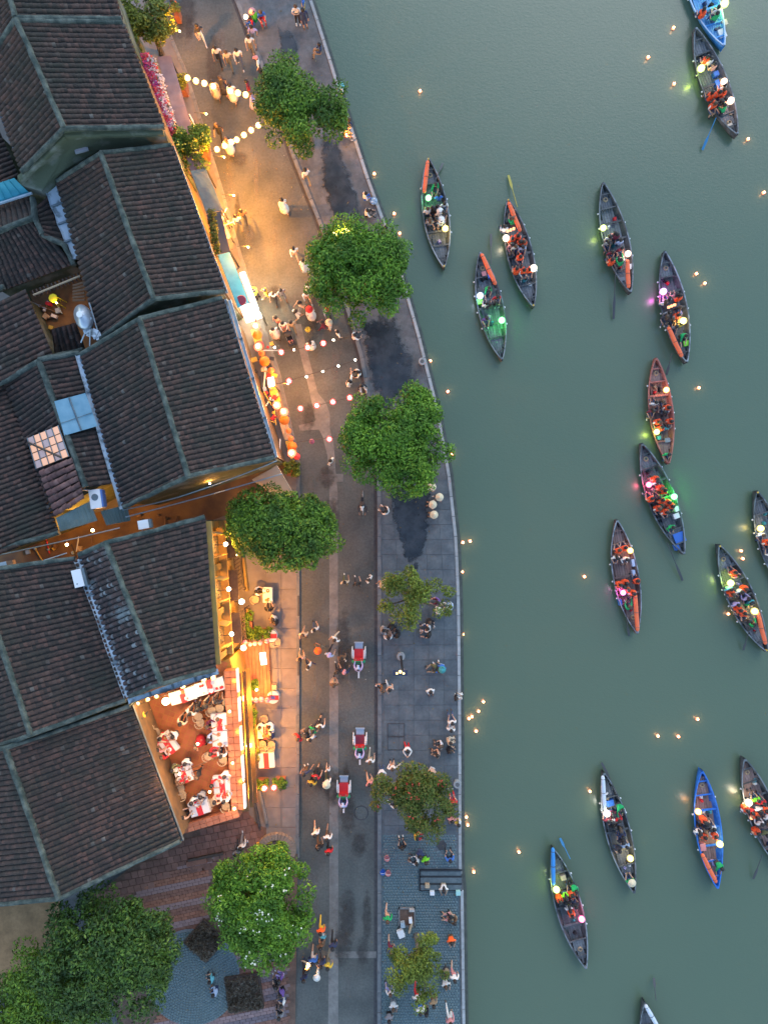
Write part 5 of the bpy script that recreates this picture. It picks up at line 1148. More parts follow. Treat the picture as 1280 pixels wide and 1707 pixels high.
ppl('''331 50 dark white walk 200
361 86 white dark walk 180
379 93 cream khaki walk 185
396 90 white denim walk 190
416 68 white khaki walk 180
421 52 lilac grey walk 170
430 104 white dark stand 90 c:pink
420 30 red blue low 120
426 26 lime green low 60 s:pink
434 20 blue red low 200
356 143 cream cream walk 190 D L
369 136 dark dark walk 185 D L
385 148 white white walk 180 D L
413 142 maroon red stand 90
419 162 lilac lilac stand 270 D L
438 163 orange orange stand 60 kid
457 160 red white low 10
363 214 black black walk 170 L
379 238 white pink walk 10 D L
494 18 white black photo 180
506 24 navy navy stand 200
505 2 blue yellow stand 90
534 82 navy khaki sit 90
583 206 navy beige sit 120
573 218 red khaki low 260
570 150 white pale_blue sit 100 s:aqua
510 289 white khaki walk 20
471 338 white white walk 200 D L
395 366 white denim walk 10
404 357 brown dark walk 5
490 418 white peach walk 190
506 438 white white walk 185 D L
426 488 yellow dark photo 60
443 487 yellow khaki walk 90
456 492 white dark walk 170
469 487 grey grey walk 200
515 478 white dark walk 30
511 491 white peach walk 200
500 508 peach grey walk 120 L
494 522 white white walk 300 L
517 520 white white walk 10 D s:red
546 517 white dark walk 190 c:red
461 532 peach pink stand 150
472 541 white pink carry 190
486 540 beige khaki walk 190
456 551 white white walk 200 D
517 572 white white stand 20 D L
538 540 maroon maroon walk 90
550 541 cream white stand 80 s:cream
563 556 white dark stand 300
588 561 white dark ground 300
600 620 white black ground 100 L
583 637 white white point 60 L
602 640 dark white ground 200
606 326 white blue low 290
609 352 white black ground 280
643 383 grey khaki stand 200
662 486 black white sit 100
552 769 white dark stand 60
647 854 white dark ground 60
725 812 beige white low 90 cone
737 828 pink dark low 100 cone
726 842 white dark low 80 cone
728 858 brown khaki low 90 cone
575 970 cream olive walk 0
595 973 black dark walk 10
616 966 white dark stand 60
639 973 beige peach walk 120 s:beige
755 1011 pale_blue white low 90
733 1004 purple maroon ground 90
727 1020 white cream ground 300 s:white
715 1034 black dark ground 200
717 1048 white denim ground 90
718 1057 black dark ground 100
636 1049 grey white ground 240
653 1042 black brown ground 180
666 1058 black dark ground 90
648 1067 white peach ground 10
727 1114 olive khaki ground 110
733 1122 blue khaki ground 20
738 1110 blue pale_blue low 160 s:teal
506 1057 cream peach walk 170
525 1049 white denim walk 20
559 1065 white cream walk 130
532 1083 brown khaki walk 60 s:orange
549 1091 pale_blue dark walk 330 c:lilac
570 1095 brown dark walk 180
501 1097 peach beige walk 10 L
515 1110 white navy walk 50
563 1119 black dark walk 20
574 1119 navy dark walk 340 c:pink
557 1141 brown cream carry 0
637 1148 brown black walk 90
649 1147 peach white walk 200
717 1150 white dark sit 190
759 1161 black white sit 260
753 1203 white denim sit 10
751 1215 white white sit 350
746 1237 cream cream low 270
738 1243 white dark low 90 L
746 1250 black dark low 250
733 1258 peach brown low 90
722 1284 peach white low 160
679 1248 white red photo 180
654 1279 white peach point 10
636 1286 white denim photo 190
534 1210 white black walk 350
522 1216 green dark walk 300
512 1224 black dark walk 120
498 1229 red dark walk 110
518 1230 white pale_blue walk 200
617 1268 white beige walk 350
616 1305 pink peach walk 20
508 1288 navy brown point 20
520 1304 yellow black walk 150
527 1294 red black walk 330
546 1284 white peach walk 10 kid
545 1303 white olive walk 190 cone
662 1346 white dark ground 60
526 1388 white cream walk 190
546 1395 white brown walk 170
532 1411 black brown walk 10
548 1418 red black walk 180
755 1337 red red sit 10
752 1348 black navy sit 160
753 1364 pink dark sit 180
768 1374 white yellow low 80
692 1396 yellow red ground 250
671 1416 black dark low 10
701 1422 navy denim low 170
698 1440 white dark ground 80
708 1432 lime dark low 200
751 1438 blue dark ground 10
740 1481 white beige ground 180 L
646 1530 green peach walk 170
753 1533 black pink ground 100
761 1540 brown beige ground 60
752 1568 orange brown ground 190
651 1583 navy maroon walk 180
757 1628 white pink walk 170
742 1641 white black ground 200
746 1622 khaki dark ground 150
652 1661 white lilac ground 20
655 1678 white grey ground 190
666 1640 beige olive walk 200
695 1662 white red walk 170
700 1682 white blue walk 180
714 1690 black khaki ground 100
722 1670 khaki brown walk 190
750 1700 pink white walk 10
648 1695 grey black low 190
535 1550 orange yellow walk 180
538 1562 aqua white walk 170 kid
535 1575 brown peach walk 190
555 1575 navy black walk 180
512 1612 cream navy walk 90 L
507 1628 navy dark walk 200
530 1622 white dark stand 90 s:white
536 1605 navy dark walk 200
547 1608 yellow khaki walk 160
522 1600 blue white walk 180
478 1604 white pale_blue low 30
470 1634 purple lilac low 60
472 1655 purple black low 120
474 1675 white denim low 70
462 1646 black dark low 30
468 1698 grey black low 30
355 1634 aqua dark low 90
361 1655 pale_blue navy low 100
403 1410 white grey walk 10
395 1420 grey dark walk 190
292 8 orange red low 60
''')
# cyclist under the densest tree and cyclos
def wheel(u, v): pass
def disc_wheel(name, parent, x, y, r, m=M_white):
    me = MB(); me.sm = True; seg = 20
    for k in range(seg): a0, a1 = 2 * PI * k / seg, 2 * PI * (k + 1) / seg; me.tube([(x, y + r * math.cos(a0), r + r * math.sin(a0)), (x, y + r * math.cos(a1), r + r * math.sin(a1))], .03, 5, cap=False)
    w = me.build(name, M_black, parent)
    sp = MB()
    for k in range(8): a0 = 2 * PI * k / 8; sp.tube([(x, y, r), (x, y + r * math.cos(a0), r + r * math.sin(a0))], .008, 3)
    sp.tube([(x - .05, y, r), (x + .05, y, r)], .04, 6); sp.build('spoke', m, w)
    rm = MB(); rm.lathe((0, 0, 0), [(r * .93, -.03), (r * .93, .03)], 20, cap=False); q = rm.build('rim', m, w); q.location = (x, y, r); q.rotation_euler = (0, PI / 2, 0); q.data.transform(Matrix.Identity(4))
    return w
def cyclo(u, v, rz, label, seatc):
    q = P(u, v, .6); o = empty('cyclo', (q.x, q.y, 0), rz, label, 'cyclo', 'cyclos riding up the street')
    for s in (-.43, .43):
        disc_wheel('wheel', o, s, .05, .33)
        me = MB(); me.sm = True
        for k in range(8): a0, a1 = PI * k / 8, PI * (k + 1) / 8; me.tube([(s, .05 + .38 * math.cos(a0), .34 + .38 * math.sin(a0)), (s, .05 + .38 * math.cos(a1), .34 + .38 * math.sin(a1))], .045, 5)
        me.build('mudguard', M_white, o)
    me = MB(); me.box((0, .0, .48), (.62, .6, .16)); me.build('seat_cushion', mat('seat_' + seatc, CC[seatc], .6), o)
    me = MB(); me.box((0, -.32, .72), (.62, .14, .5)); me.build('seat_back', mat('seat_red_back', (.5, .015, .02), .6), o)
    for s in (-.34, .34): me = MB(); me.box((s, -.03, .62), (.07, .55, .12)); me.build('armrest', M_white, o)
    me = MB(); me.box((0, .5, .3), (.52, .42, .06)); me.box((0, .72, .4), (.6, .06, .22)); me.build('footrest', mat('footrest_pale', (.4, .5, .6), .4, metal=.3), o)
    me = MB(); me.sm = True
    me.lathe((0, -.45, .78), [(.42, -.1), (.46, .05), (.4, .16), (.28, .18)], 16, sx=1, sy=.4); me.build('folded_hood', mat('hood_green', (.01, .28, .12), .6), o)
    me = MB(); me.tube([(0, -.4, .35), (0, -.9, .5), (0, -1.25, .35)], .03, 6); me.tube([(0, -.9, .5), (0, -.95, .85)], .025, 6); me.tube([(-.3, -.5, 1.0), (.3, -.5, 1.0)], .025, 6); me.build('frame', M_black, o)
    me = MB(); me.box((0, -.98, .88), (.18, .26, .08), taper=.8); me.build('saddle', M_black, o)
    disc_wheel('wheel', o, 0, -1.25, .33)
    me = MB(); me.box((0, -1.32, .72), (.1, .5, .03)); me.build('rear_mudguard', M_white, o)
    c, s_ = math.cos(rz), math.sin(rz); y = -1.0
    r_ = put('person', BODY['cycle'], None, (q.x - y * s_, q.y + y * c, .06), rz, PSC); slot(r_, 0, SK2); slot(r_, 1, cloth('lilac')); slot(r_, 2, cloth('navy')); slot(r_, 3, cloth('navy')); slot(r_, 5, cloth('lilac')); slot(r_, 4, HA)
    k = put('cap', CAP['cycle'], r_); slot(k, 0, cloth('pale blue')); k = put('hair', HAIR['cycle'], r_)
    tag(r_, 'person in lilac shirt pedalling the ' + label.split(' cyclo')[0].split()[0] + ' cyclo', 'person')
cyclo(598, 1090, 0, 'upper cyclo with bright red seat and green hood', 'red')
cyclo(600, 1234, 0, 'middle cyclo with dark red seat and green hood', 'maroon')
cyclo(573, 1314, 0, 'lower cyclo with red seat nearest the pale street strip', 'red')
q = P(604, 838, .6); o = empty('bicycle', (q.x, q.y, 0), PI, 'dark bicycle ridden past the densest wharf tree', 'bicycle'); disc_wheel('wheel', o, 0, .52, .33); disc_wheel('wheel', o, 0, -.52, .33)
me = MB(); me.tube([(0, -.52, .33), (0, -.1, .4), (0, -.2, .85)], .02, 5); me.tube([(0, -.2, .8), (0, .35, .8), (0, .52, .33)], .02, 5); me.tube([(0, -.1, .4), (0, .35, .8), (0, .38, .98)], .02, 5); me.tube([(-.27, .36, 1), (.27, .36, 1)], .018, 5); me.build('frame', M_black, o)
me = MB(); me.box((0, -.22, .88), (.16, .26, .06)); me.build('saddle', M_black, o)
ppl('604 838 dark dark cycle 180 c:white', z0=.06)
# pushchair with child
q = P(484, 566, .5); o = empty('pushchair', (q.x, q.y, 0), R(20 + 180), 'black pushchair pushed by a pair in pale tops', 'pushchair')
me = MB(); me.box((0, 0, .42), (.46, .8, .12)); me.box((0, -.32, .68), (.46, .12, .45)); me.build('seat', M_black, o)
me = MB(); me.sm = True; me.lathe((0, -.35, .8), [(.28, -.1), (.3, .1), (.2, .2), (.05, .24)], 12, sy=.7); me.build('hood', mat('charcoal_cloth', (.05, .055, .06), .8), o)
for x in (-.2, .2):
    for y in (-.35, .35): me = MB(); me.tube([(x - .02, y, .1), (x + .02, y, .1)], .1, 10); me.build('wheel', M_black, o)
    me = MB(); me.tube([(x, -.35, .1), (x, .2, .4), (x, -.6, 1.0)], .015, 4); me.build('frame', M_steel, o)
person(484, 567, 'pink', 'pink', 'boat', 200, z0=.22, sc=.5)
# tray seller goods, vendor, buckets
o = empty('round_tray', P(623, 338, PZ), 0, 'round tray of floating lanterns beside the seller in a blue skirt', 'tray'); me = MB(); me.lathe((0, 0, .3), [(.2, -.3), (.24, -.05), (.26, .0), (.26, .03), (.22, .0)], 18); me.build('basket', M_steel, o)
for k in range(5): me = MB(); me.box((.12 * math.cos(k * 1.25), .12 * math.sin(k * 1.25), .34), (.09, .09, .07)); me.build('paper_lantern', M_white if k % 2 else M_blue, o)
for u, v, c, l in ((645, 1428, 'red', 'pinkish red bucket on the lower wharf'), (638, 1451, 'blue', 'blue bucket beside the lower red one'), (647, 1453, 'red', 'red bucket beside the blue one')):
    o = empty('bucket', P(u, v, PZ), 0, l, 'bucket'); me = MB(); me.lathe((0, 0, 0), [(.13, 0), (.18, .28), (.19, .28), (.17, .24), (.12, .05)], 14); me.build('pail', mat('bucket_' + c, CC['pink' if c == 'red' and v < 1430 else c], .4), o); me = MB(); me.tube([(-.18, 0, .27), (-.1, 0, .42), (.1, 0, .42), (.18, 0, .27)], .012, 4); me.build('handle', M_white, o)
o = empty('flower_bunch', P(513, 549, 1.1), 0, 'yellow flower bunch held above the crowd on the street', 'flowers'); leaves('petal', o, [((0, 0, 0), .2)], 60, .07, mat('flower_yellow', (.8, .6, .05), .6)); me = MB(); me.tube([(0, 0, -.05), (.05, -.15, -.5)], .02, 4); me.build('stem', M_wood, o)

# ------------------------------------------------------------ tables and diners
def table(u, v, L_, W_, rz, z0, label, short, runner=1, plates=8, seats=(), flag=None):
    q = P(u, v, z0 + .76); o = empty('dining_table', (q.x, q.y, z0), rz, label, 'table')
    me = MB(); me.box((0, 0, .72), (L_, W_, .04)); me.build('tabletop', M_wood, o)
    for sx in (-1, 1):
        for sy in (-1, 1): me = MB(); me.tube([(sx * (L_ / 2 - .08), sy * (W_ / 2 - .08), 0), (sx * (L_ / 2 - .08), sy * (W_ / 2 - .08), .7)], .03, 5); me.build('leg', M_wood, o)
    me = MB(); me.box((0, 0, .62), (L_ + .06, W_ + .06, .27), taper=.985); c = me.build('tablecloth', M_cloth); c.location = (q.x, q.y, z0); c.rotation_euler = (0, 0, rz)
    tag(c, 'white tablecloth over ' + short, 'tablecloth')
    n = runner
    for i in range(n):
        me = MB(); me.box((0, 0, .765), (.34, W_ + .1, .012)); r_ = me.build('table_runner', M_red); xo = (i - (n - 1) / 2) * L_ / max(1, n)
        r_.location = (q.x + xo * math.cos(rz), q.y + xo * math.sin(rz), z0); r_.rotation_euler = (0, 0, rz); tag(r_, 'red runner across ' + short, 'table runner', 'red runners' if n > 1 else None)
    for i in range(plates):
        x = prng.uniform(-.45, .45) * L_; y = prng.choice((-.3, .3)) * W_ + prng.uniform(-.04, .04); k = prng.random()
        me = MB()
        if k < .55: me.lathe((0, 0, 0), [(.06, 0), (.125, .015), (.12, .02), (.03, .01)], 14); mt = [M_white, mat('food_brown', (.35, .15, .05), .7), M_steel]; nm = 'plate'
        elif k < .8: me.lathe((0, 0, 0), [(.03, 0), (.035, .12), (.03, .12)], 8); mt = [M_glass_c, M_red, mat('beer', (.6, .35, .05), .3)]; nm = 'glass'
        else: me.lathe((0, 0, 0), [(.05, 0), (.09, .06), (.08, .06), (.02, .02)], 12); mt = [M_white, M_red, mat('soup', (.6, .25, .06), .4)]; nm = 'bowl'
        p_ = me.build(nm, mt[prng.randrange(3)]); p_.location = (q.x + x * math.cos(rz) - y * math.sin(rz), q.y + x * math.sin(rz) + y * math.cos(rz), z0 + .776); tag(p_, '%s standing on %s' % (nm, short), nm, 'tableware on ' + short)
M_glass_c = mat('clear_tumbler', (.7, .75, .78), .1)
_cm = MB()
for k in range(12):
    a0, a1 = PI * k / 12, PI * (k + 1) / 12; _cm.tube([(.27 * math.cos(a0), -.02 - .27 * math.sin(a0), .72), (.27 * math.cos(a1), -.02 - .27 * math.sin(a1), .72)], .028, 5)
CH_BACK = _cm.mesh('back_rail', M_rattan, True)
_cm = MB(); _cm.lathe((0, 0, .4), [(.22, 0), (.26, .03), (.25, .06)], 14); CH_SEAT = _cm.mesh('seat', M_rattan)
_cm = MB(); _cm.tube([(0, 0, 0), (0, 0, .42)], .022, 5); CH_LEG = _cm.mesh('leg', M_dwood)
_cm = MB()
for k in range(7): a = PI * (k + .5) / 7; _cm.tube([(.25 * math.cos(a), -.02 - .25 * math.sin(a), .44), (.27 * math.cos(a), -.02 - .27 * math.sin(a), .72)], .012, 4)
CH_BARS = _cm.mesh('back_spindles', M_rattan)
def chair(u, v, z0, face, desc='round backed rattan chair', lms=None):
    q = P(u, v, z0 + .6); o = empty('chair', (q.x, q.y, z0), R(face))
    for nm, m_ in (('back_rail', CH_BACK), ('seat', CH_SEAT), ('back_spindles', CH_BARS)): put(nm, m_, o)
    for x in (-.17, .17):
        for y in (-.17, .17): put('leg', CH_LEG, o, (x, y, 0))
    later(o, desc, 'chair', u, v, 'dining chairs', lms)
TLM = [(329, 1153, 'the long terrace table'), (366, 1214, 'the upper right terrace table'), (370, 1315, 'the lower right terrace table'), (279, 1240, 'the slanted terrace table'), (306, 1292, 'the food laden terrace table'), (332, 1347, 'the lowest terrace table'),
       (443, 1220, 'the occupied table'), (445, 1268, 'the empty table'), (450, 1000, 'the narrow pavement table')]
z = TZ
table(305, 1160, 1.55, .72, R(16), z, 'long white clothed terrace table, left half, below the flashing', 'the left half of the long terrace table', 1, 11)
table(350, 1145, 1.75, .72, R(16), z, 'long white clothed terrace table, right half, below the flashing', 'the right half of the long terrace table', 1, 11)
table(366, 1204, .95, .95, R(4), z, 'upper right terrace table with a red runner at its foot', 'the upper right terrace table', 1, 7)
table(368, 1232, .95, .9, R(4), z, 'terrace table joined below the upper right one', 'the joined right terrace table', 0, 6)
table(371, 1313, 1.0, 1.35, R(6), z, 'lower right terrace table crowded with bowls', 'the lower right terrace table', 1, 14)
table(279, 1240, .8, 1.25, R(35), z, 'slanted terrace table with a long red runner beside the roof', 'the slanted terrace table', 1, 6)
table(306, 1291, .95, .95, R(20), z, 'terrace table laden with food at the middle left', 'the food laden terrace table', 1, 14)
table(332, 1347, 1.15, .8, R(18), z, 'lowest terrace table at the tiled parapet', 'the lowest terrace table', 1, 8)
table(443, 1220, 1.0, .85, 0, .1, 'pavement table with white cloth and red runner where three people sit', 'the occupied pavement table', 1, 6)
table(444, 1268, 1.0, .9, R(4), .1, 'empty pavement table with white cloth and red runner', 'the empty pavement table', 1, 0)
table(446, 992, .55, .95, 0, .1, 'narrow pavement table with glasses under the dark green tree', 'the narrow pavement table', 0, 6)
for u, v, l, extra in ((455, 1057, 'round kerbside table with a red band above the entrance deck', 0), (458, 1158, 'round kerbside table with a blue badge beside the entrance deck', 1)):
    o = empty('round_table', P(u, v, .1), 0, l, 'table'); me = MB(); me.lathe((0, 0, 0), [(.36, .1), (.4, .72), (.4, .76)], 20); me.build('clothed_top', M_cloth, o); me = MB(); me.box((0, 0, .775), (.76, .3, .02)); me.build('red_band', M_red, o)
    if extra: me = MB(); me.box((0, 0, .79), (.3, .22, .02)); me.build('blue_badge', mat('badge_blue', (.05, .07, .3), .5), o)
    me = MB(); me.box((.05, -.62 + extra * 1.25, .35), (.34, .34, .5), taper=.9); tag(me.build('stool', M_rattan), 'wooden stool beside the ' + l.split(' with')[0] + (' below the deck' if extra else ' above the deck'), 'stool').location = P(u, v, .1)
ppl('''303 1206 cream black dine 340 L
319 1190 white dark dine 340
332 1183 black dark dine 340
346 1177 brown dark dine 340 L
362 1170 dark brown dine 340
240 1195 yellow dark carry 90
366 1192 white white dine 180
345 1208 maroon black dine 270
347 1230 pale_blue dark dine 270
351 1253 red pink dine 270
371 1260 white dark dine 0
268 1226 cream red dine 240
295 1223 white dark dine 120
264 1248 pink peach dine 300
271 1262 red dark dine 330
329 1242 red red walk 200 D L
312 1266 white dark dine 180
287 1279 olive khaki dine 250
298 1306 brown black dine 330
331 1292 black black carry 90
320 1332 white dark dine 230
339 1321 grey dark dine 160
305 1360 peach black dine 310
377 1287 white peach dine 180
353 1304 red white dine 250
358 1334 peach brown dine 300
376 1335 white black dine 0
''', z0=TZ, lms=TLM[:6])
ppl('''434 1207 white black dine 200
452 1206 white navy dine 150
456 1226 navy black dine 90
426 985 white black dine 270
449 1018 black dark dine 0
463 1037 black denim low 90
460 1030 white dark low 120
''', z0=.1, lms=TLM[6:])
for u, v, f in ((303, 1327, 40), (377, 1172, 160), (330, 1196, 340), (352, 1186, 340), (366, 1182, 180), (371, 1268, 0), (346, 1262, 270), (376, 1346, 0), (352, 1340, 300), (280, 1300, 280), (300, 1316, 330), (259, 1222, 240), (262, 1268, 320), (333, 1206, 0), (250, 1214, 90), (302, 1368, 310)): chair(u, v, TZ, f, lms=TLM[:6])
for u, v, f in ((437, 1242, 0), (452, 1243, 0), (437, 1250, 180), (451, 1252, 180), (440, 1200, 180), (425, 1000, 270), (461, 1070, 0)): chair(u, v, .1, f, lms=TLM[6:])
for i, (u, v, s_, zz) in enumerate(((230, 1173, 1, 5.6), (247, 1166, 1, 5.6), (261, 1161, 1, 5.6), (277, 1169, 1.8, 5.4), (305, 1144, 1.2, 5.6), (323, 1152, 1.9, 5.4), (340, 1133, 1.2, 5.6), (356, 1129, 1.2, 5.6), (224, 1183, .9, 5.5), (228, 1199, .9, 5.3), (235, 1215, .8, 5.2), (383, 1186, .8, 5.1), (388, 1272, .8, 5.1), (391, 1348, .9, 5.1), (252, 1256, .5, 5.0), (268, 1303, .5, 5.0))):
    o = empty('terrace_lantern', P(u, v, zz)); later(o, 'round glowing lantern %s' % ('on the parapet' if i in (11, 12, 13) else 'strung at the terrace edge'), 'lantern', u, v, 'terrace lanterns', TLM[:6])
    me = MB(); me.sm = True; me.ball((0, 0, 0), .125 * s_, 10, 6); me.build('globe', E_white if s_ < 1.5 else E_glow, o); me = MB(); me.tube([(0, 0, .1 * s_), (0, 0, .16 * s_ + .05)], .03, 5); me.build('cap', M_black, o)
    if i in (1, 3, 5, 7, 11, 12, 13, 9): plight('lamp_light', (0, 0, .3), (9, 9, 9, 20, 0, 22, 0, 12, 0, 10, 0, 9, 10, 11)[i], WARMW, .12, o)
for u, v, pw in ((330, 1240, 42), (300, 1290, 30), (350, 1320, 34)):
    o = bulb(u, v, TZ + 2.6, pw, 'x', r=.07, col=(1, .52, .2)); later(o, 'bare bulb over the terrace', 'lamp', u, v, 'bulbs over the terrace', TLM[:6])
for i, (a, b) in enumerate((((224, 1177), (366, 1126)), ((224, 1180), (305, 1395)), ((300, 1290), (388, 1250)))):
    me = MB(); me.tube([P(*a, 5.9 + .7 * (i == 2)), P(*b, 5.9 + .7 * (i == 2))], .015, 4); tag(me.build('lamp_wire', M_black), 'thin lamp wire along the %s of the terrace' % ['upper side', 'left side', 'middle'][i], 'wire')
for i, (u, v) in enumerate(((393, 1133), (398, 1217), (403, 1300))):
    o = bulb(u, v, 4.5, 14, 'bright warm lamp outside the terrace rail, %s of three' % ['upper', 'middle', 'lower'][i], r=.15)
    me = MB(); me.tube([(-.4, 0, .2), (0, 0, .15)], .025, 5); me.build('bracket', M_black, o)
# ------------------------------------------------------------ hanging lanterns over the street
def lantern(u, v, z, r, m, core, desc, grp, power=0, col=WARMW):
    o = empty('hanging_lantern', P(u, v, z)); later(o, desc, 'lantern', u, v, grp)
    me = MB(); me.sm = True; me.ball((0, 0, 0), r, 14, 8, .85); me.build('silk_globe', m, o)
    me = MB(); me.lathe((0, 0, r * .8), [(r * .42, -.03), (r * .3, .03)], 10); me.build('top_opening', core or m, o)
    me = MB(); me.tube([(0, 0, -r * .8), (0, 0, -r * .8 - .18)], [.03, .015], 5); me.build('tassel', M_red, o)
    if power: plight('lamp_light', (0, 0, r + .1), power, col, .15, o)
def wire(a, b, sag, label, r=.018):
    A, B = Vector(a), Vector(b); me = MB(); me.tube([A.lerp(B, i / 12) - Vector((0, 0, sag * math.sin(PI * i / 12))) for i in range(13)], r, 4); tag(me.build('lantern_wire', M_dwood), label, 'wire')
for i, (u, v) in enumerate(((313, 130), (327, 135), (341, 139), (356, 144), (384, 152), (397, 155), (410, 158))): lantern(u, v, 3.4, .19, E_white, E_core, 'white lantern of the upper string', 'white lanterns of the upper string', 7)
wire(P(300, 126, 3.7), P(430, 164, 3.7), .1, 'wire carrying the upper string of white lanterns')
for i, (u, v) in enumerate(((362, 249), (375, 243), (386, 237), (395, 233), (407, 225), (419, 217), (431, 209))): lantern(u, v, 3.4, .18, E_white, E_core, 'white lantern of the lower string', 'white lanterns of the lower string', 7)
wire(P(350, 254, 3.7), P(446, 202, 3.7), .1, 'wire carrying the lower string of white lanterns')
for (u, v) in ((469, 587), (513, 579), (539, 572), (482, 635), (501, 681), (528, 676), (555, 670), (583, 663), (549, 732), (580, 727)): lantern(u, v, 3.4, .19, E_red, E_core, 'glowing red silk lantern over the street', 'red lanterns over the street', 2.5, (1, .35, .25))
lantern(520, 736, 3.4, .17, mat('unlit_lantern', (.5, .12, .15), .6), None, 'unlit pink red lantern over the street', None)
for a, b, l in (((455, 590), (590, 560), 'upper'), ((462, 640), (600, 598), 'second'), ((488, 685), (600, 658), 'third'), ((495, 737), (600, 722), 'lowest')): wire(P(*a, 3.7), P(*b, 3.7), .12, l + ' wire of red lanterns across the street')
for u, v in ((490, 583), (458, 579), (556, 567), (564, 610), (592, 600), (538, 619), (511, 628)):
    o = empty('string_bulb', P(u, v, 3.3)); later(o, 'tiny white bulb on the wire over the street', 'bulb', u, v, 'tiny bulbs over the street'); me = MB(); me.ball((0, 0, 0), .075, 8, 5); me.build('glass', E_core, o); me = MB(); me.tube([(0, 0, .06), (0, 0, .16)], .03, 5); me.build('socket', M_black, o)
plight('street_glow', P(540, 620, 3.2), 18.0, (1, .8, .6), .3)
for i, u in enumerate((409, 417, 425, 434, 445)): lantern(u, (1071, 1074, 1073, 1072, 1069)[i], 2.2, .15, mat('pink_lantern', (.8, .12, .15), .6, emit=(1, .08, .12), es=.25), None, 'pink silk lantern in the row above the entrance deck', 'pink lanterns above the deck', 0)
for i, u in enumerate((418, 427, 436, 446)): lantern(u, 1166 + i % 2, 2.2, .17, mat('pink_lantern', (.8, .12, .15)), None, 'pink silk lantern in the row below the entrance deck', 'pink lanterns below the deck', 0)
wire(P(403, 1073, 2.5), P(450, 1069, 2.5), .02, 'short wire of pink lanterns above the deck'); wire(P(410, 1168, 2.5), P(452, 1166, 2.5), .02, 'short wire of pink lanterns below the deck')
lantern(441, 1314, 1.9, .2, E_red, E_core, 'big red lantern above the low shrub, left one', None, 5, (1, .3, .2)); lantern(457, 1313, 1.9, .2, E_red, E_core, 'big red lantern above the low shrub, right one', None, 5, (1, .3, .2))
o = bulb(410, 28, 1.4, 20, 'bright lamp of the street vendor at the top of the wharf', r=.13)
o = bulb(577, 225, .8, 10, 'small lamp held by the seated pair at the quay edge', r=.07)
o = bulb(513, 1609, 1.3, 14, 'glowing tray among the group at the bottom of the street', r=.12)
o = bulb(674, 1335, 1.0, 4, 'tiny orange light under the rust tinged tree', r=.05)
# ------------------------------------------------------------ sampans
FLO = .12
def hull_mesh(L_, B_, name, fat=1.0):
    """open wooden hull, bow at +y, with thickness; returns outer+inner shell"""
    N = 22; mb = MB(); secs = []
    for i in range(N + 1):
        t = -1 + 2 * i / N; w = B_ / 2 * max(.03, (1 - abs(t) ** 2.1)) ** .95; y = t * L_ / 2
        sheer = .42 + .28 * abs(t) ** 2.6; keel = -.22 + .3 * abs(t) ** 3
        pr = [(-1.0, sheer), (-.92, sheer * .45), (-.62, keel + .05), (0, keel), (.62, keel + .05), (.92, sheer * .45), (1.0, sheer)]
        inn = [(.93, sheer), (.84, sheer * .45), (.55, keel + .12), (0, keel + .09), (-.55, keel + .12), (-.84, sheer * .45), (-.93, sheer)]
        secs.append(mb.add([(x * w, y, z) for x, z in pr + inn]))
    for a, b in zip(secs, secs[1:]):
        for k in range(14): mb.face([a + k, a + (k + 1) % 14, b + (k + 1) % 14, b + k])
    mb.face([secs[0] + k for k in range(14)]); mb.face([secs[-1] + k for k in range(14)][::-1])
    return mb.mesh(name, M_hull, True)
def halfw(t, B_): return B_ / 2 * max(.03, (1 - abs(t) ** 2.1)) ** .95
def sheerz(t): return .42 + .28 * abs(t) ** 2.6
M_hull = mat('weathered_hull_wood', (.05, .055, .058), .75, (.11, .113, .112), 2.5, objvar=.3, grain=.25, gscale=9)
M_hullr = mat('red_brown_hull', (.3, .1, .075), .7, (.38, .15, .12), 4)
M_hullb = mat('blue_hull', (.02, .13, .5), .6, (.03, .2, .62), 4)
M_hullbb = mat('bright_blue_hull', (.05, .3, .7), .6, (.12, .4, .75), 4)
M_rim = mat('pale_gunwale', (.22, .25, .27), .6, (.08, .095, .105), 2, objvar=.3, thr=(.45, .6), detail=8)
M_deckg = mat('grey_deck_board', (.1, .11, .12), .8, (.15, .16, .165), 1.5, grain=.3, gscale=9, objvar=.25, island=[(0, (.065, .07, .08)), (.5, (.11, .12, .13)), (1, (.18, .19, .2))])
M_deckb = mat('brown_deck_board', (.16, .1, .09), .8, (.24, .16, .14), 3, island=[(0, (.12, .08, .075)), (.5, (.18, .115, .1)), (1, (.27, .19, .17))])
BLM = []
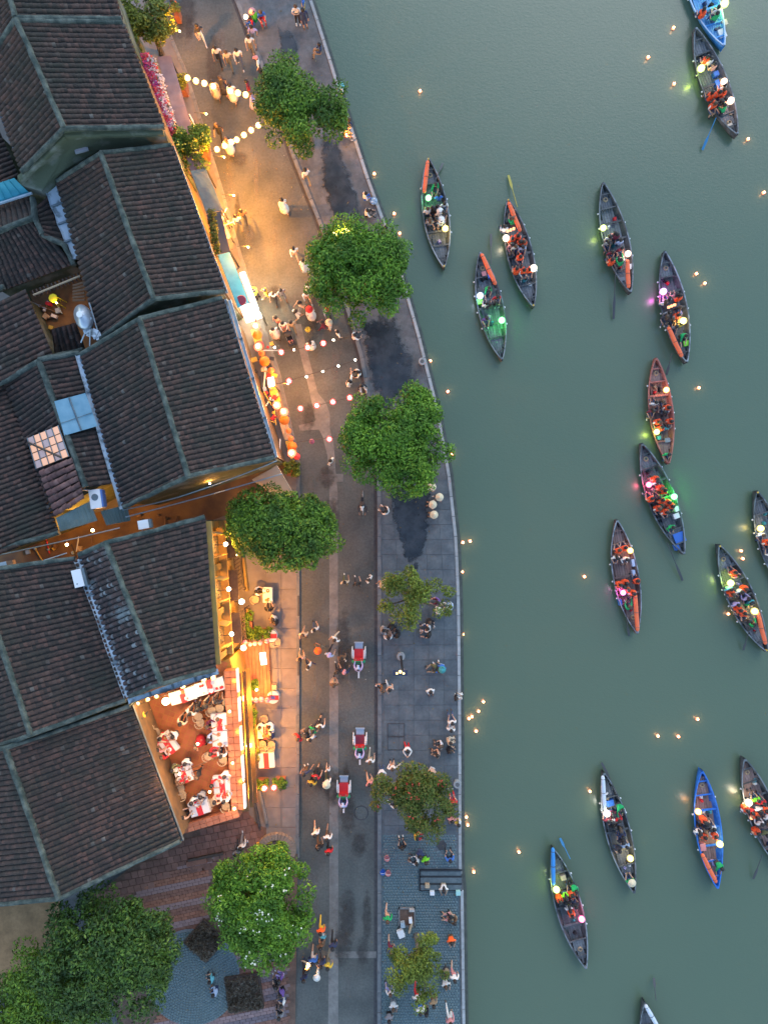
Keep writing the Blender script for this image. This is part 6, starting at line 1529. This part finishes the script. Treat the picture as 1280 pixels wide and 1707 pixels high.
def boat(a, b, short, label, hull=None, rim=None, deck=None, thw=None, width=1.72, lan=(), canopy=None, paddle=None, items=(), fend=True, flip=False):
    """a: upper tip, b: lower tip in photograph pixels"""
    A, B = P(*a, WZ + .45), P(*b, WZ + .45); d = A - B; L_ = d.length; c = (A + B) / 2; rz = math.atan2(d.y, d.x) - PI / 2
    hull = hull or M_hull; rim = rim or M_rim; deck = deck or M_deckg; thw = thw or hull
    o = empty('sampan', (c.x, c.y, WZ), rz, label, 'boat', 'sampans on the river'); inv = Matrix.Rotation(-rz, 4, 'Z')
    hm = hull_mesh(L_, width, 'hull'); h = put('hull', hm, o); slot(h, 0, hull)
    for s in (-1, 1):
        mb = MB(); N = 20; rs = []
        for i in range(N + 1):
            t = -.985 + 1.97 * i / N; w = halfw(t, width) ; z = sheerz(t)
            rs.append(mb.add([(s * (w + .035), t * L_ / 2, z + .0), (s * (w + .035), t * L_ / 2, z + .045), (s * (w - .04), t * L_ / 2, z + .045), (s * (w - .04), t * L_ / 2, z)]))
        for p, q in zip(rs, rs[1:]):
            for k in range(4): mb.face([p + k, p + (k + 1) % 4, q + (k + 1) % 4, q + k])
        mb.build('gunwale', rim, o)
    # floor boards and end decks (each board real, too thin in the photo to be picked out singly)
    mb = MB()
    for k in range(-4, 5):
        x = k * .17
        ts = [t / 20 for t in range(-13, 14) if halfw(t / 20, width) * .8 > abs(x) + .08]
        if ts: y0, y1 = ts[0] * L_ / 2, ts[-1] * L_ / 2; mb.box((x, (y0 + y1) / 2, FLO - .03), (.15, y1 - y0, .03))
    mb.build('floor_board', deck, o, kind='stuff')
    for sg in (-1, 1):
        mb = MB()
        for k in range(-3, 4):
            x = k * .16; t0 = .56; t1 = t0
            while t1 < .95 and halfw(t1, width) * .88 > abs(x) + .06: t1 += .02
            if t1 > t0 + .02: mb.box((x, sg * (t0 + t1) / 2 * L_ / 2, .3), (.145, (t1 - t0) * L_ / 2, .03))
        mb.build('end_deck', deck, o, kind='stuff')
        mb = MB(); mb.lathe((0, sg * L_ / 2 * .965, .66), [(.07, -.12), (.06, .1)], 8); mb.build('stem_post', [rim, M_gold][hash(short) % 2 if False else (1 if 'yellow' in label else 0)], o)
    for t in (-.8, -.56, -.3, .0, .3, .56, .8):
        w = halfw(t, width) * .96; mb = MB(); mb.box((0, t * L_ / 2, sheerz(t) - .08), (w * 2, .13 if abs(t) < .5 else .08, .05)); mb.build('thwart', thw, o)
    if fend:
        for t in (-.35, -.05, .25, .5):
            for s in (-1, 1):
                if (int(t * 20) + s + int(a[0])) % 3: mb = MB(); mb.sm = True; mb.ball((s * (halfw(t, width) + .07), t * L_ / 2, sheerz(t) - .08), .065, 8, 5); mb.build('fender', M_white, o)
    for u, v, col, pw, r in lan:
        q = P(u, v, WZ + 1.25); lo = empty('boat_lantern', (q.x, q.y, WZ + 1.25)); cname, rgb, st = LCOL[col]
        later(lo, '%s globe lantern in %s' % (cname, short), 'lantern', u, v, 'globe lanterns on the sampans', [(( a[0] + b[0]) / 2, (a[1] + b[1]) / 2, 'its middle')])
        mb = MB(); mb.sm = True; mb.ball((0, 0, 0), .22 * r, 14, 9); mb.build('globe', globe_mat('globe_' + col, rgb, .22, 2.2), lo)
        mb = MB(); mb.tube([(0, 0, -.2), (0, 0, -.95)], .018, 5); mb.build('pole', M_dwood, lo)
        mb = MB(); mb.lathe((0, 0, .2 * r), [(.07, 0), (.05, .04)], 8); mb.build('cap', globe_mat('globe_' + col, rgb, .22, 2.2), lo)
        plight('lamp_light', (0, 0, -.42), pw * .2, GC[col], .12, lo)
    if canopy:
        (u0, v0), (u1, v1), cc = canopy; p, q = P(u0, v0, .2), P(u1, v1, .2); k = empty('rolled_canopy', p, 0, '%s rolled canopy lying along %s' % (cc, short), 'rolled canopy')
        mb = MB(); mb.sm = True; dd = q - p; mb.tube([dd * t + Vector((0, 0, .03 * math.sin(t * 9))) for t in (0, .04, .2, .4, .6, .8, .96, 1)], [.06, .12, .13, .145, .14, .135, .12, .06], 9); mb.build('roll', mat('canopy_' + cc, {'orange': (.85, .16, .06), 'white': (.6, .65, .72), 'blue': (.04, .25, .6)}[cc], .75, bump=.3, bscale=6), k)
        for t in (.1, .5, .9): mb = MB(); mb.tube([dd * (t - .006), dd * (t + .006)], .15, 8); mb.build('tie', M_hull, k)
    if paddle:
        (u0, v0), (u1, v1), cc = paddle; p, q = P(u0, v0, -.65), P(u1, v1, .1); k = empty('paddle', q, 0, '%s paddle trailing from %s' % (cc, short), 'paddle'); dd = p - q
        m_ = mat('paddle_' + cc, {'dark': (.05, .055, .06), 'yellow': (.35, .3, .04), 'blue': (.03, .2, .4)}[cc], .6)
        mb = MB(); mb.tube([(0, 0, 0), dd * .6], .028, 6); mb.build('shaft', m_, k)
        x = Vector((-dd.y, dd.x, 0)).normalized(); mb = MB(); n = mb.add([dd * .55 - x * .03, dd * .7 - x * .085, dd - x * .07, dd + x * .07, dd * .7 + x * .085, dd * .55 + x * .03]); n2 = mb.add([Vector(e) + Vector((0, 0, .025)) for e in mb.v[n:n + 6]])
        mb.face([n + i for i in range(6)][::-1]); mb.face([n2 + i for i in range(6)]); [mb.face([n + i, n + (i + 1) % 6, n2 + (i + 1) % 6, n2 + i]) for i in range(6)]; mb.build('blade', m_, k)
    mid = ((a[0] + b[0]) / 2, (a[1] + b[1]) / 2)
    def lab_lm(): return [(a[0] * .8 + b[0] * .2, a[1] * .8 + b[1] * .2, 'its upper end'), (mid[0], mid[1], 'its middle'), (a[0] * .2 + b[0] * .8, a[1] * .2 + b[1] * .8, 'its lower end')]
    LMB = lab_lm()
    for it in items:
        f = it.split(); u, v = float(f[0]), float(f[1]); kind = f[2]
        fc = math.degrees(rz) + (0 if int(u) % 2 else 180)
        w_ = 'in ' + short
        if kind == 'o': person(u, v, ['white', 'dark', 'peach'][int(v) % 3], 'denim', 'boat', fc, vest=True, z0=WZ + FLO, where=w_, lms=LMB)
        elif kind == 'g': person(u, v, 'green', 'dark', 'row', fc + 200, z0=WZ + FLO, where=w_, lms=LMB)
        elif kind == 'gh': person(u, v, 'green', 'dark', 'row', fc + 200, hat='cone', z0=WZ + FLO, where=w_, lms=LMB)
        elif kind == 'box':
            k = empty('storage_box', P(u, v, WZ + FLO + .2).xy.to_3d() + Vector((0, 0, WZ + FLO)), rz, None, 'box'); later(k, f[3].replace('_', ' ') + ' box lying in ' + short, 'box', u, v, None, LMB)
            mb = MB(); mb.box((0, 0, .15), (float(f[4]), float(f[5]), .3), taper=.93); mb.build('body', mat('box_' + f[3], CC[f[3].replace('_', ' ')], .5), k); mb = MB(); mb.box((0, 0, .31), (float(f[4]) * .98, float(f[5]) * .98, .04)); mb.build('lid', mat('box_' + f[3], (0, 0, 0)), k)
        elif kind == 'candles':
            for j in range(3):
                k = empty('paper_lantern', P(u + j * 5 - 5, v - j * 2, WZ + .55)); later(k, 'lit paper lantern in ' + short, 'paper lantern', u + j * 5, v, 'lit paper lanterns in boats', LMB)
                mb = MB(); mb.box((0, 0, 0), (.14, .14, .12)); mb.build('shade', E_pap, k); mb = MB(); mb.box((0, 0, -.08), (.17, .17, .02)); mb.build('base', M_white, k)
        else:
            hat = None
            if len(f) > 3: hat = {'h': 'swhite', 'c': 'cred', 'n': 'cone'}[f[3]]
            person(u, v, kind.replace('_', ' '), 'denim', 'boat', fc, hat=hat, hair='long' if int(u * 7) % 3 == 0 else 'short', z0=WZ + FLO, where=w_, lms=LMB)
    rb = random.Random(int(a[0] * 3 + a[1]))
    for j in range(6):
        t = rb.uniform(.18, .82); side = rb.choice((-1, 1)) * rb.uniform(.1, .5); tt = 1 - 2 * t; w = halfw(tt, width) * .85
        u = a[0] + (b[0] - a[0]) * t + side * w * S; v = a[1] + (b[1] - a[1]) * t; q = P(u, v, WZ + .2); col = rb.choice(['black', 'navy', 'red', 'white', 'brown', 'teal', 'lilac', 'khaki'])
        k = empty('bag', (q.x, q.y, WZ + FLO), rb.uniform(0, 6)); later(k, '%s bag lying in %s' % (col, short), 'bag', u, v, 'bags on the sampan floors', LMB)
        mb = MB(); mb.box((0, 0, .13), (rb.uniform(.2, .34), rb.uniform(.14, .24), .26), taper=.72); mb.build('bag_body', cloth(col), k); mb = MB(); mb.tube([(-.1, 0, .24), (-.05, .05, .36), (.05, .05, .36), (.1, 0, .24)], .012, 4); mb.build('strap', M_black, k)
    tr_ = .72 * (1 if int(a[0]) % 2 else -1); mb = MB()
    for j in range(3): mb.tube([((.16 - .03 * j) * math.cos(g), tr_ * L_ / 2 + (.16 - .03 * j) * math.sin(g), .34 + .02 * j) for g in [x * PI / 5 for x in range(11)]], .018, 4)
    mb.build('coiled_rope', M_rattan, o)
    return o
LCOL = {'white': ('white', (1, .97, .85), 9), 'warm': ('warm white', (1, .86, .6), 9), 'peach': ('peach', (1, .62, .42), 8), 'yellow': ('yellow', (1, .8, .18), 7), 'lime': ('lime yellow', (.85, 1, .25), 8), 'green': ('bright green', (.25, 1, .35), 16),
        'blue': ('bluish white', (.6, .8, 1), 10), 'pink': ('pink', (1, .25, .7), 8), 'magenta': ('magenta', (1, .45, 1), 10), 'red': ('pinkish red', (1, .12, .3), 7), 'orange': ('orange', (1, .5, .1), 8)}
GC = {'white': (1, .95, .8), 'warm': (1, .8, .5), 'peach': (1, .5, .3), 'yellow': (1, .7, .1), 'lime': (.7, 1, .05), 'green': (.02, 1, .08), 'blue': (.2, .45, 1), 'pink': (1, .05, .6), 'magenta': (1, .08, .8), 'red': (1, .03, .15), 'orange': (1, .35, .05)}
boat((713, 265), (740, 449), 'the wharfside sampan', 'grey sampan nearest the wharf with a green white and a yellow lantern', lan=((714, 330, 'green', 14, .95), (742, 381, 'yellow', 16, 1.0)), canopy=((713, 268), (707, 322), 'orange'), paddle=((738, 272), (726, 300), 'dark'),
     items=['723 305 g', '731 330 blue', '728 344 pink', '720 346 pink', '740 340 white', '733 358 white h', '726 366 dark', '717 371 grey', '735 372 pale_blue h', '713 353 white', '738 355 dark', '723 352 black'])
boat((845, 333), (888, 514), 'the yellow paddle sampan', 'sampan with a yellow paddle and rows of orange life vests', lan=((843, 397, 'warm', 10, 1.05), (889, 447, 'warm', 8, 1.1)), canopy=((847, 337), (867, 386), 'orange'), paddle=((847, 292), (862, 345), 'yellow'),
     items=['856 372 g', '852 398 o', '862 393 o', '872 403 o', '852 408 pink', '866 403 o', '866 428 o', '861 452 o', '872 450 o', '882 449 o', '841 383 white', '851 385 candles', '858 411 white', '870 412 pale_blue'])
boat((799, 421), (836, 602), 'the green lit sampan', 'sampan flooded with green light at its lower half', lan=((800, 493, 'blue', 14, 1.0), (836, 534, 'green', 38, 1.05)), canopy=((802, 423), (826, 475), 'orange'), paddle=((818, 390), (818, 440), 'dark'),
     items=['811 477 g', '828 494 red', '811 510 white', '825 508 black', '810 530 purple', '817 512 dark', '806 457 box pink .3 .3', '815 461 box blue .22 .25', '799 503 box lime .4 .4'])
boat((1003, 306), (1049, 490), 'the dark red jackets sampan', 'dark sampan with empty upper deck and passengers in dark red', lan=((1005, 380, 'lime', 12, .95), (1046, 423, 'peach', 12, 1.0)), canopy=((1045, 433), (1047, 480), 'orange'), paddle=((1022, 532), (1026, 440), 'dark'),
     items=['1022 389 pink', '1012 404 grey', '1014 395 white', '1033 405 pale_blue', '1018 420 maroon', '1034 414 maroon', '1019 437 o', '1036 441 g', '1036 432 box white .3 .3', '1027 396 maroon', '1050 445 box white .2 .35', '1036 466 box grey .3 .25'])
boat((1105, 420), (1142, 606), 'the magenta lit sampan', 'sampan with a magenta lantern and a lime box near its stern', lan=((1105, 486, 'magenta', 22, 1.05), (1138, 535, 'yellow', 22, 1.1)), canopy=((1113, 545), (1136, 595), 'orange'), paddle=((1110, 625), (1120, 588), 'dark'),
     items=['1113 501 white', '1107 506 white', '1131 497 o', '1125 494 pink', '1112 520 grey', '1128 525 o', '1118 531 dark', '1119 512 candles', '1133 543 yellow', '1124 544 grey', '1137 556 g', '1142 573 box lime .36 .36', '1130 512 black', '1108 527 dark'])
boat((1091, 597), (1112, 774), 'the red brown sampan', 'narrow red brown sampan touching the dark one below it', hull=M_hullr, rim=M_hullr, deck=M_deckb, width=1.6, lan=((1110, 650, 'orange', 14, .95), (1094, 720, 'lime', 22, .9)),
     items=['1091 674 white', '1102 668 black', '1112 678 o', '1096 702 o', '1116 701 o', '1101 715 o', '1111 734 box grey .35 .3', '1097 730 box teal .25 .25', '1112 756 green', '1086 684 maroon', '1105 690 dark', '1111 714 teal', '1079 726 box lime .15 .15'][:12])
boat((1067, 739), (1138, 924), 'the blue tarpaulin sampan', 'large sampan full of orange vests with a blue tarpaulin at its stern', width=1.85, lan=((1081, 808, 'red', 34, .95), (1123, 828, 'green', 70, 1.0)), paddle=((1137, 968), (1112, 905), 'dark'),
     items=['1092 797 o', '1100 812 o', '1107 820 o', '1085 833 o', '1097 832 black', '1103 836 o', '1112 836 o', '1118 842 o', '1096 846 o', '1108 852 o', '1127 848 box white .35 .35', '1126 860 box white .4 .35', '1118 877 green', '1131 896 box blue .75 .7', '1127 912 box blue .3 .4', '1105 866 box dark .3 .3', '1093 806 white'])
boat((1026, 866), (1060, 1056), 'the brown decked sampan', 'brown decked sampan with orange vests in two groups', deck=M_deckb, hull=mat('brown_hull', (.12, .07, .065), .75, (.17, .11, .1), 4), lan=((1050, 918, 'orange', 16, .95), (1038, 988, 'pink', 20, .85)), canopy=((1058, 990), (1062, 1052), 'orange'), paddle=((1048, 1060), (1043, 1025), 'dark'),
     items=['1031 919 o', '1041 915 o', '1026 928 white', '1042 930 white', '1032 973 o', '1042 970 o', '1061 970 o', '1045 985 o', '1054 987 o', '1050 1016 g', '1038 977 dark', '1054 938 box pale_blue .2 .5', '1055 955 box pale_blue .2 .4', '1033 1004 box blue .2 .4'])
boat((1195, 907), (1275, 1086), 'the lime lit sampan', 'grey sampan at the right edge with lime and yellow lanterns', width=1.8, lan=((1217, 972, 'lime', 28, 1.05), (1257, 1019, 'yellow', 16, 1.1)), canopy=((1262, 1020), (1275, 1074), 'orange'), paddle=((1238, 1084), (1247, 1055), 'dark'),
     items=['1223 956 o', '1229 962 pink', '1240 980 o', '1232 984 white', '1218 988 o', '1214 980 aqua', '1226 1006 lilac', '1245 999 lilac', '1230 1015 o', '1239 1024 o', '1249 1008 green', '1258 1044 g', '1250 1002 teal', '1245 1036 dark'])
boat((1258, 818), (1312, 990), 'the edge cut sampan', 'sampan mostly outside the right edge with a yellow lantern', lan=((1267, 881, 'yellow', 12, 1.05),), items=['1278 903 o', '1290 896 o', '1285 925 white', '1268 890 white'])
boat((1156, 49), (1226, 228), 'the dark top right sampan', 'dark sampan at top right with orange vests and blue mats', width=1.8, lan=((1168, 114, 'lime', 20, 1.1), (1206, 136, 'peach', 14, 1.0), (1217, 168, 'peach', 14, 1.1)), paddle=((1170, 250), (1193, 196), 'blue'),
     items=['1177 101 o', '1189 113 peach', '1185 160 o', '1196 155 o', '1205 155 o', '1188 174 o', '1183 104 white', '1205 148 white', '1206 168 pink', '1208 184 g', '1215 211 box cream .35 .3', '1192 124 box blue .35 .3', '1195 142 box blue .3 .6', '1192 185 box grey .3 .2', '1200 172 dark'])
boat((1135, -112), (1204, 81), 'the bright blue sampan', 'bright blue sampan cut by the top edge', hull=M_hullbb, rim=mat('pale_blue_rim', (.4, .55, .75), .5), deck=mat('blue_deck_board', (.06, .3, .6), .6, (.2, .45, .7), 3), width=1.9, lan=((1207, 6, 'lime', 22, 1.2),),
     items=['1193 29 green', '1195 19 white', '1171 22 o', '1202 57 box white .5 .6', '1206 39 box cream .36 .36', '1194 49 box navy .35 .15'])
boat((1004, 1285), (1055, 1487), 'the white canopy sampan', 'slender sampan with a white rolled canopy and a lone stern figure', width=1.65, lan=((1011, 1356, 'white', 24, 1.05), (1050, 1431, 'yellow', 14, 1.0)), canopy=((1004, 1293), (1007, 1350), 'white'), paddle=((1002, 1271), (1032, 1330), 'dark'),
     items=['1031 1343 g', '1038 1350 box white .25 .2', '1013 1369 maroon', '1019 1370 white', '1031 1368 red', '1023 1379 black', '1032 1380 black', '1037 1404 dark', '1043 1412 pale_blue', '1030 1414 dark', '1016 1338 box blue .5 .4', '1051 1471 green n', '1037 1395 navy', '1020 1355 maroon'])
boat((920, 1411), (975, 1612), 'the blue canopy sampan', 'long dark sampan with a blue rolled canopy and a pink lantern', width=1.75, lan=((927, 1483, 'lime', 24, 1.05), (969, 1532, 'red', 20, 1.0)), canopy=((921, 1413), (922, 1475), 'blue'), paddle=((933, 1397), (950, 1432), 'blue'),
     items=['932 1498 o', '953 1492 o', '942 1492 lime', '952 1522 o', '948 1513 white', '955 1478 g', '938 1462 box beige .35 .35', '959 1511 dark', '946 1504 black'])
boat((1167, 1282), (1193, 1479), 'the blue rimmed sampan', 'sampan with blue hull, blue thwarts and orange lantern', hull=M_hullb, rim=M_hullb, thw=M_hullb, deck=M_deckb, lan=((1163, 1353, 'orange', 14, 1.0), (1199, 1407, 'yellow', 16, 1.05)), canopy=((1169, 1423), (1193, 1471), 'orange'),
     items=['1172 1366 o', '1164 1385 white', '1187 1382 white', '1173 1396 o', '1191 1395 o', '1170 1411 box pink .38 .5', '1197 1440 g', '1188 1438 box lilac .25 .25', '1180 1378 dark', '1177 1373 peach'])
boat((1237, 1262), (1302, 1450), 'the crowded sampan', 'crowded sampan at the lower right edge with warm light', width=1.85, deck=M_deckb, lan=((1247, 1338, 'warm', 30, 1.1),), paddle=((1255, 1465), (1270, 1425), 'dark'),
     items=['1250 1351 red', '1261 1335 lime', '1271 1340 red', '1258 1358 o', '1267 1374 white', '1260 1385 o', '1275 1352 o', '1257 1364 candles', '1277 1374 dark', '1274 1388 olive', '1264 1348 white', '1242 1347 o', '1280 1362 white'])
boat((1072, 1667), (1112, 1860), 'the bottom edge sampan', 'sampan tip with white canopy at the bottom edge', canopy=((1075, 1675), (1096, 1712), 'white'), paddle=((1089, 1630), (1093, 1668), 'dark'))
# ------------------------------------------------------------ candle lanterns afloat
FL = [(700, 153), (1121, 48), (1079, 97), (1122, 141), (1245, 233), (1271, 322), (657, 357), (666, 390), (746, 653), (753, 757), (771, 904), (783, 902), (770, 953), (771, 1057), (973, 961), (1163, 647), (1159, 457), (1173, 473), (805, 1169), (797, 1185),
      (781, 1197), (786, 1194), (793, 1218), (777, 1361), (779, 1374), (864, 1419), (789, 1452), (982, 1318), (1095, 1226), (1129, 1227), (1161, 1198), (1233, 918), (1236, 931), (1212, 1023), (624, 291), (717, 602)]
RLM = [(726, 357, 'the wharfside sampan'), (866, 424, 'the yellow paddle sampan'), (1026, 398, 'the dark red jackets sampan'), (1124, 513, 'the magenta lit sampan'), (1102, 686, 'the red brown sampan'), (1102, 832, 'the blue tarpaulin sampan'), (1043, 961, 'the brown decked sampan'),
       (1235, 997, 'the lime lit sampan'), (1191, 139, 'the dark top right sampan'), (1184, 20, 'the bright blue sampan'), (1029, 1386, 'the white canopy sampan'), (947, 1511, 'the blue canopy sampan'), (1180, 1381, 'the blue rimmed sampan'), (1265, 1340, 'the crowded sampan'), (818, 512, 'the green lit sampan'),
       (735, 1465, 'the quay steps'), (690, 1330, 'the rust tinged tree'), (692, 1000, 'the sparse mid-wharf tree'), (667, 1110, 'the lotus lamp post'), (660, 735, 'the densest wharf tree'), (600, 457, 'the wide wharf tree'), (505, 178, 'the topmost wharf tree')]
b_ = MB(); b_.box((0, 0, .08), (.14, .14, .13), taper=1.15); shade = b_.mesh('paper_shade', E_pap)
b_ = MB(); b_.box((0, 0, .01), (.21, .21, .025)); fbase = b_.mesh('card_base', mat('card_base', (.7, .35, .25), .8))
b_ = MB(); b_.lathe((0, 0, .12), [(.03, 0), (.04, .05), (.005, .12)], 6); flame = b_.mesh('flame', emis('candle_flame', (1, .75, .4), 8))
for u, v in FL:
    o = empty('floating_lantern', P(u, v, WZ + .0), prng.uniform(0, 1.5)); later(o, 'small paper candle lantern afloat', 'floating lantern', u, v, 'candle lanterns on the water', RLM)
    put('paper_shade', shade, o); put('card_base', fbase, o); put('flame', flame, o)
    plight('candle_light', (0, 0, .38), .5, (1, .45, .15), .05, o)
resolve_labels()
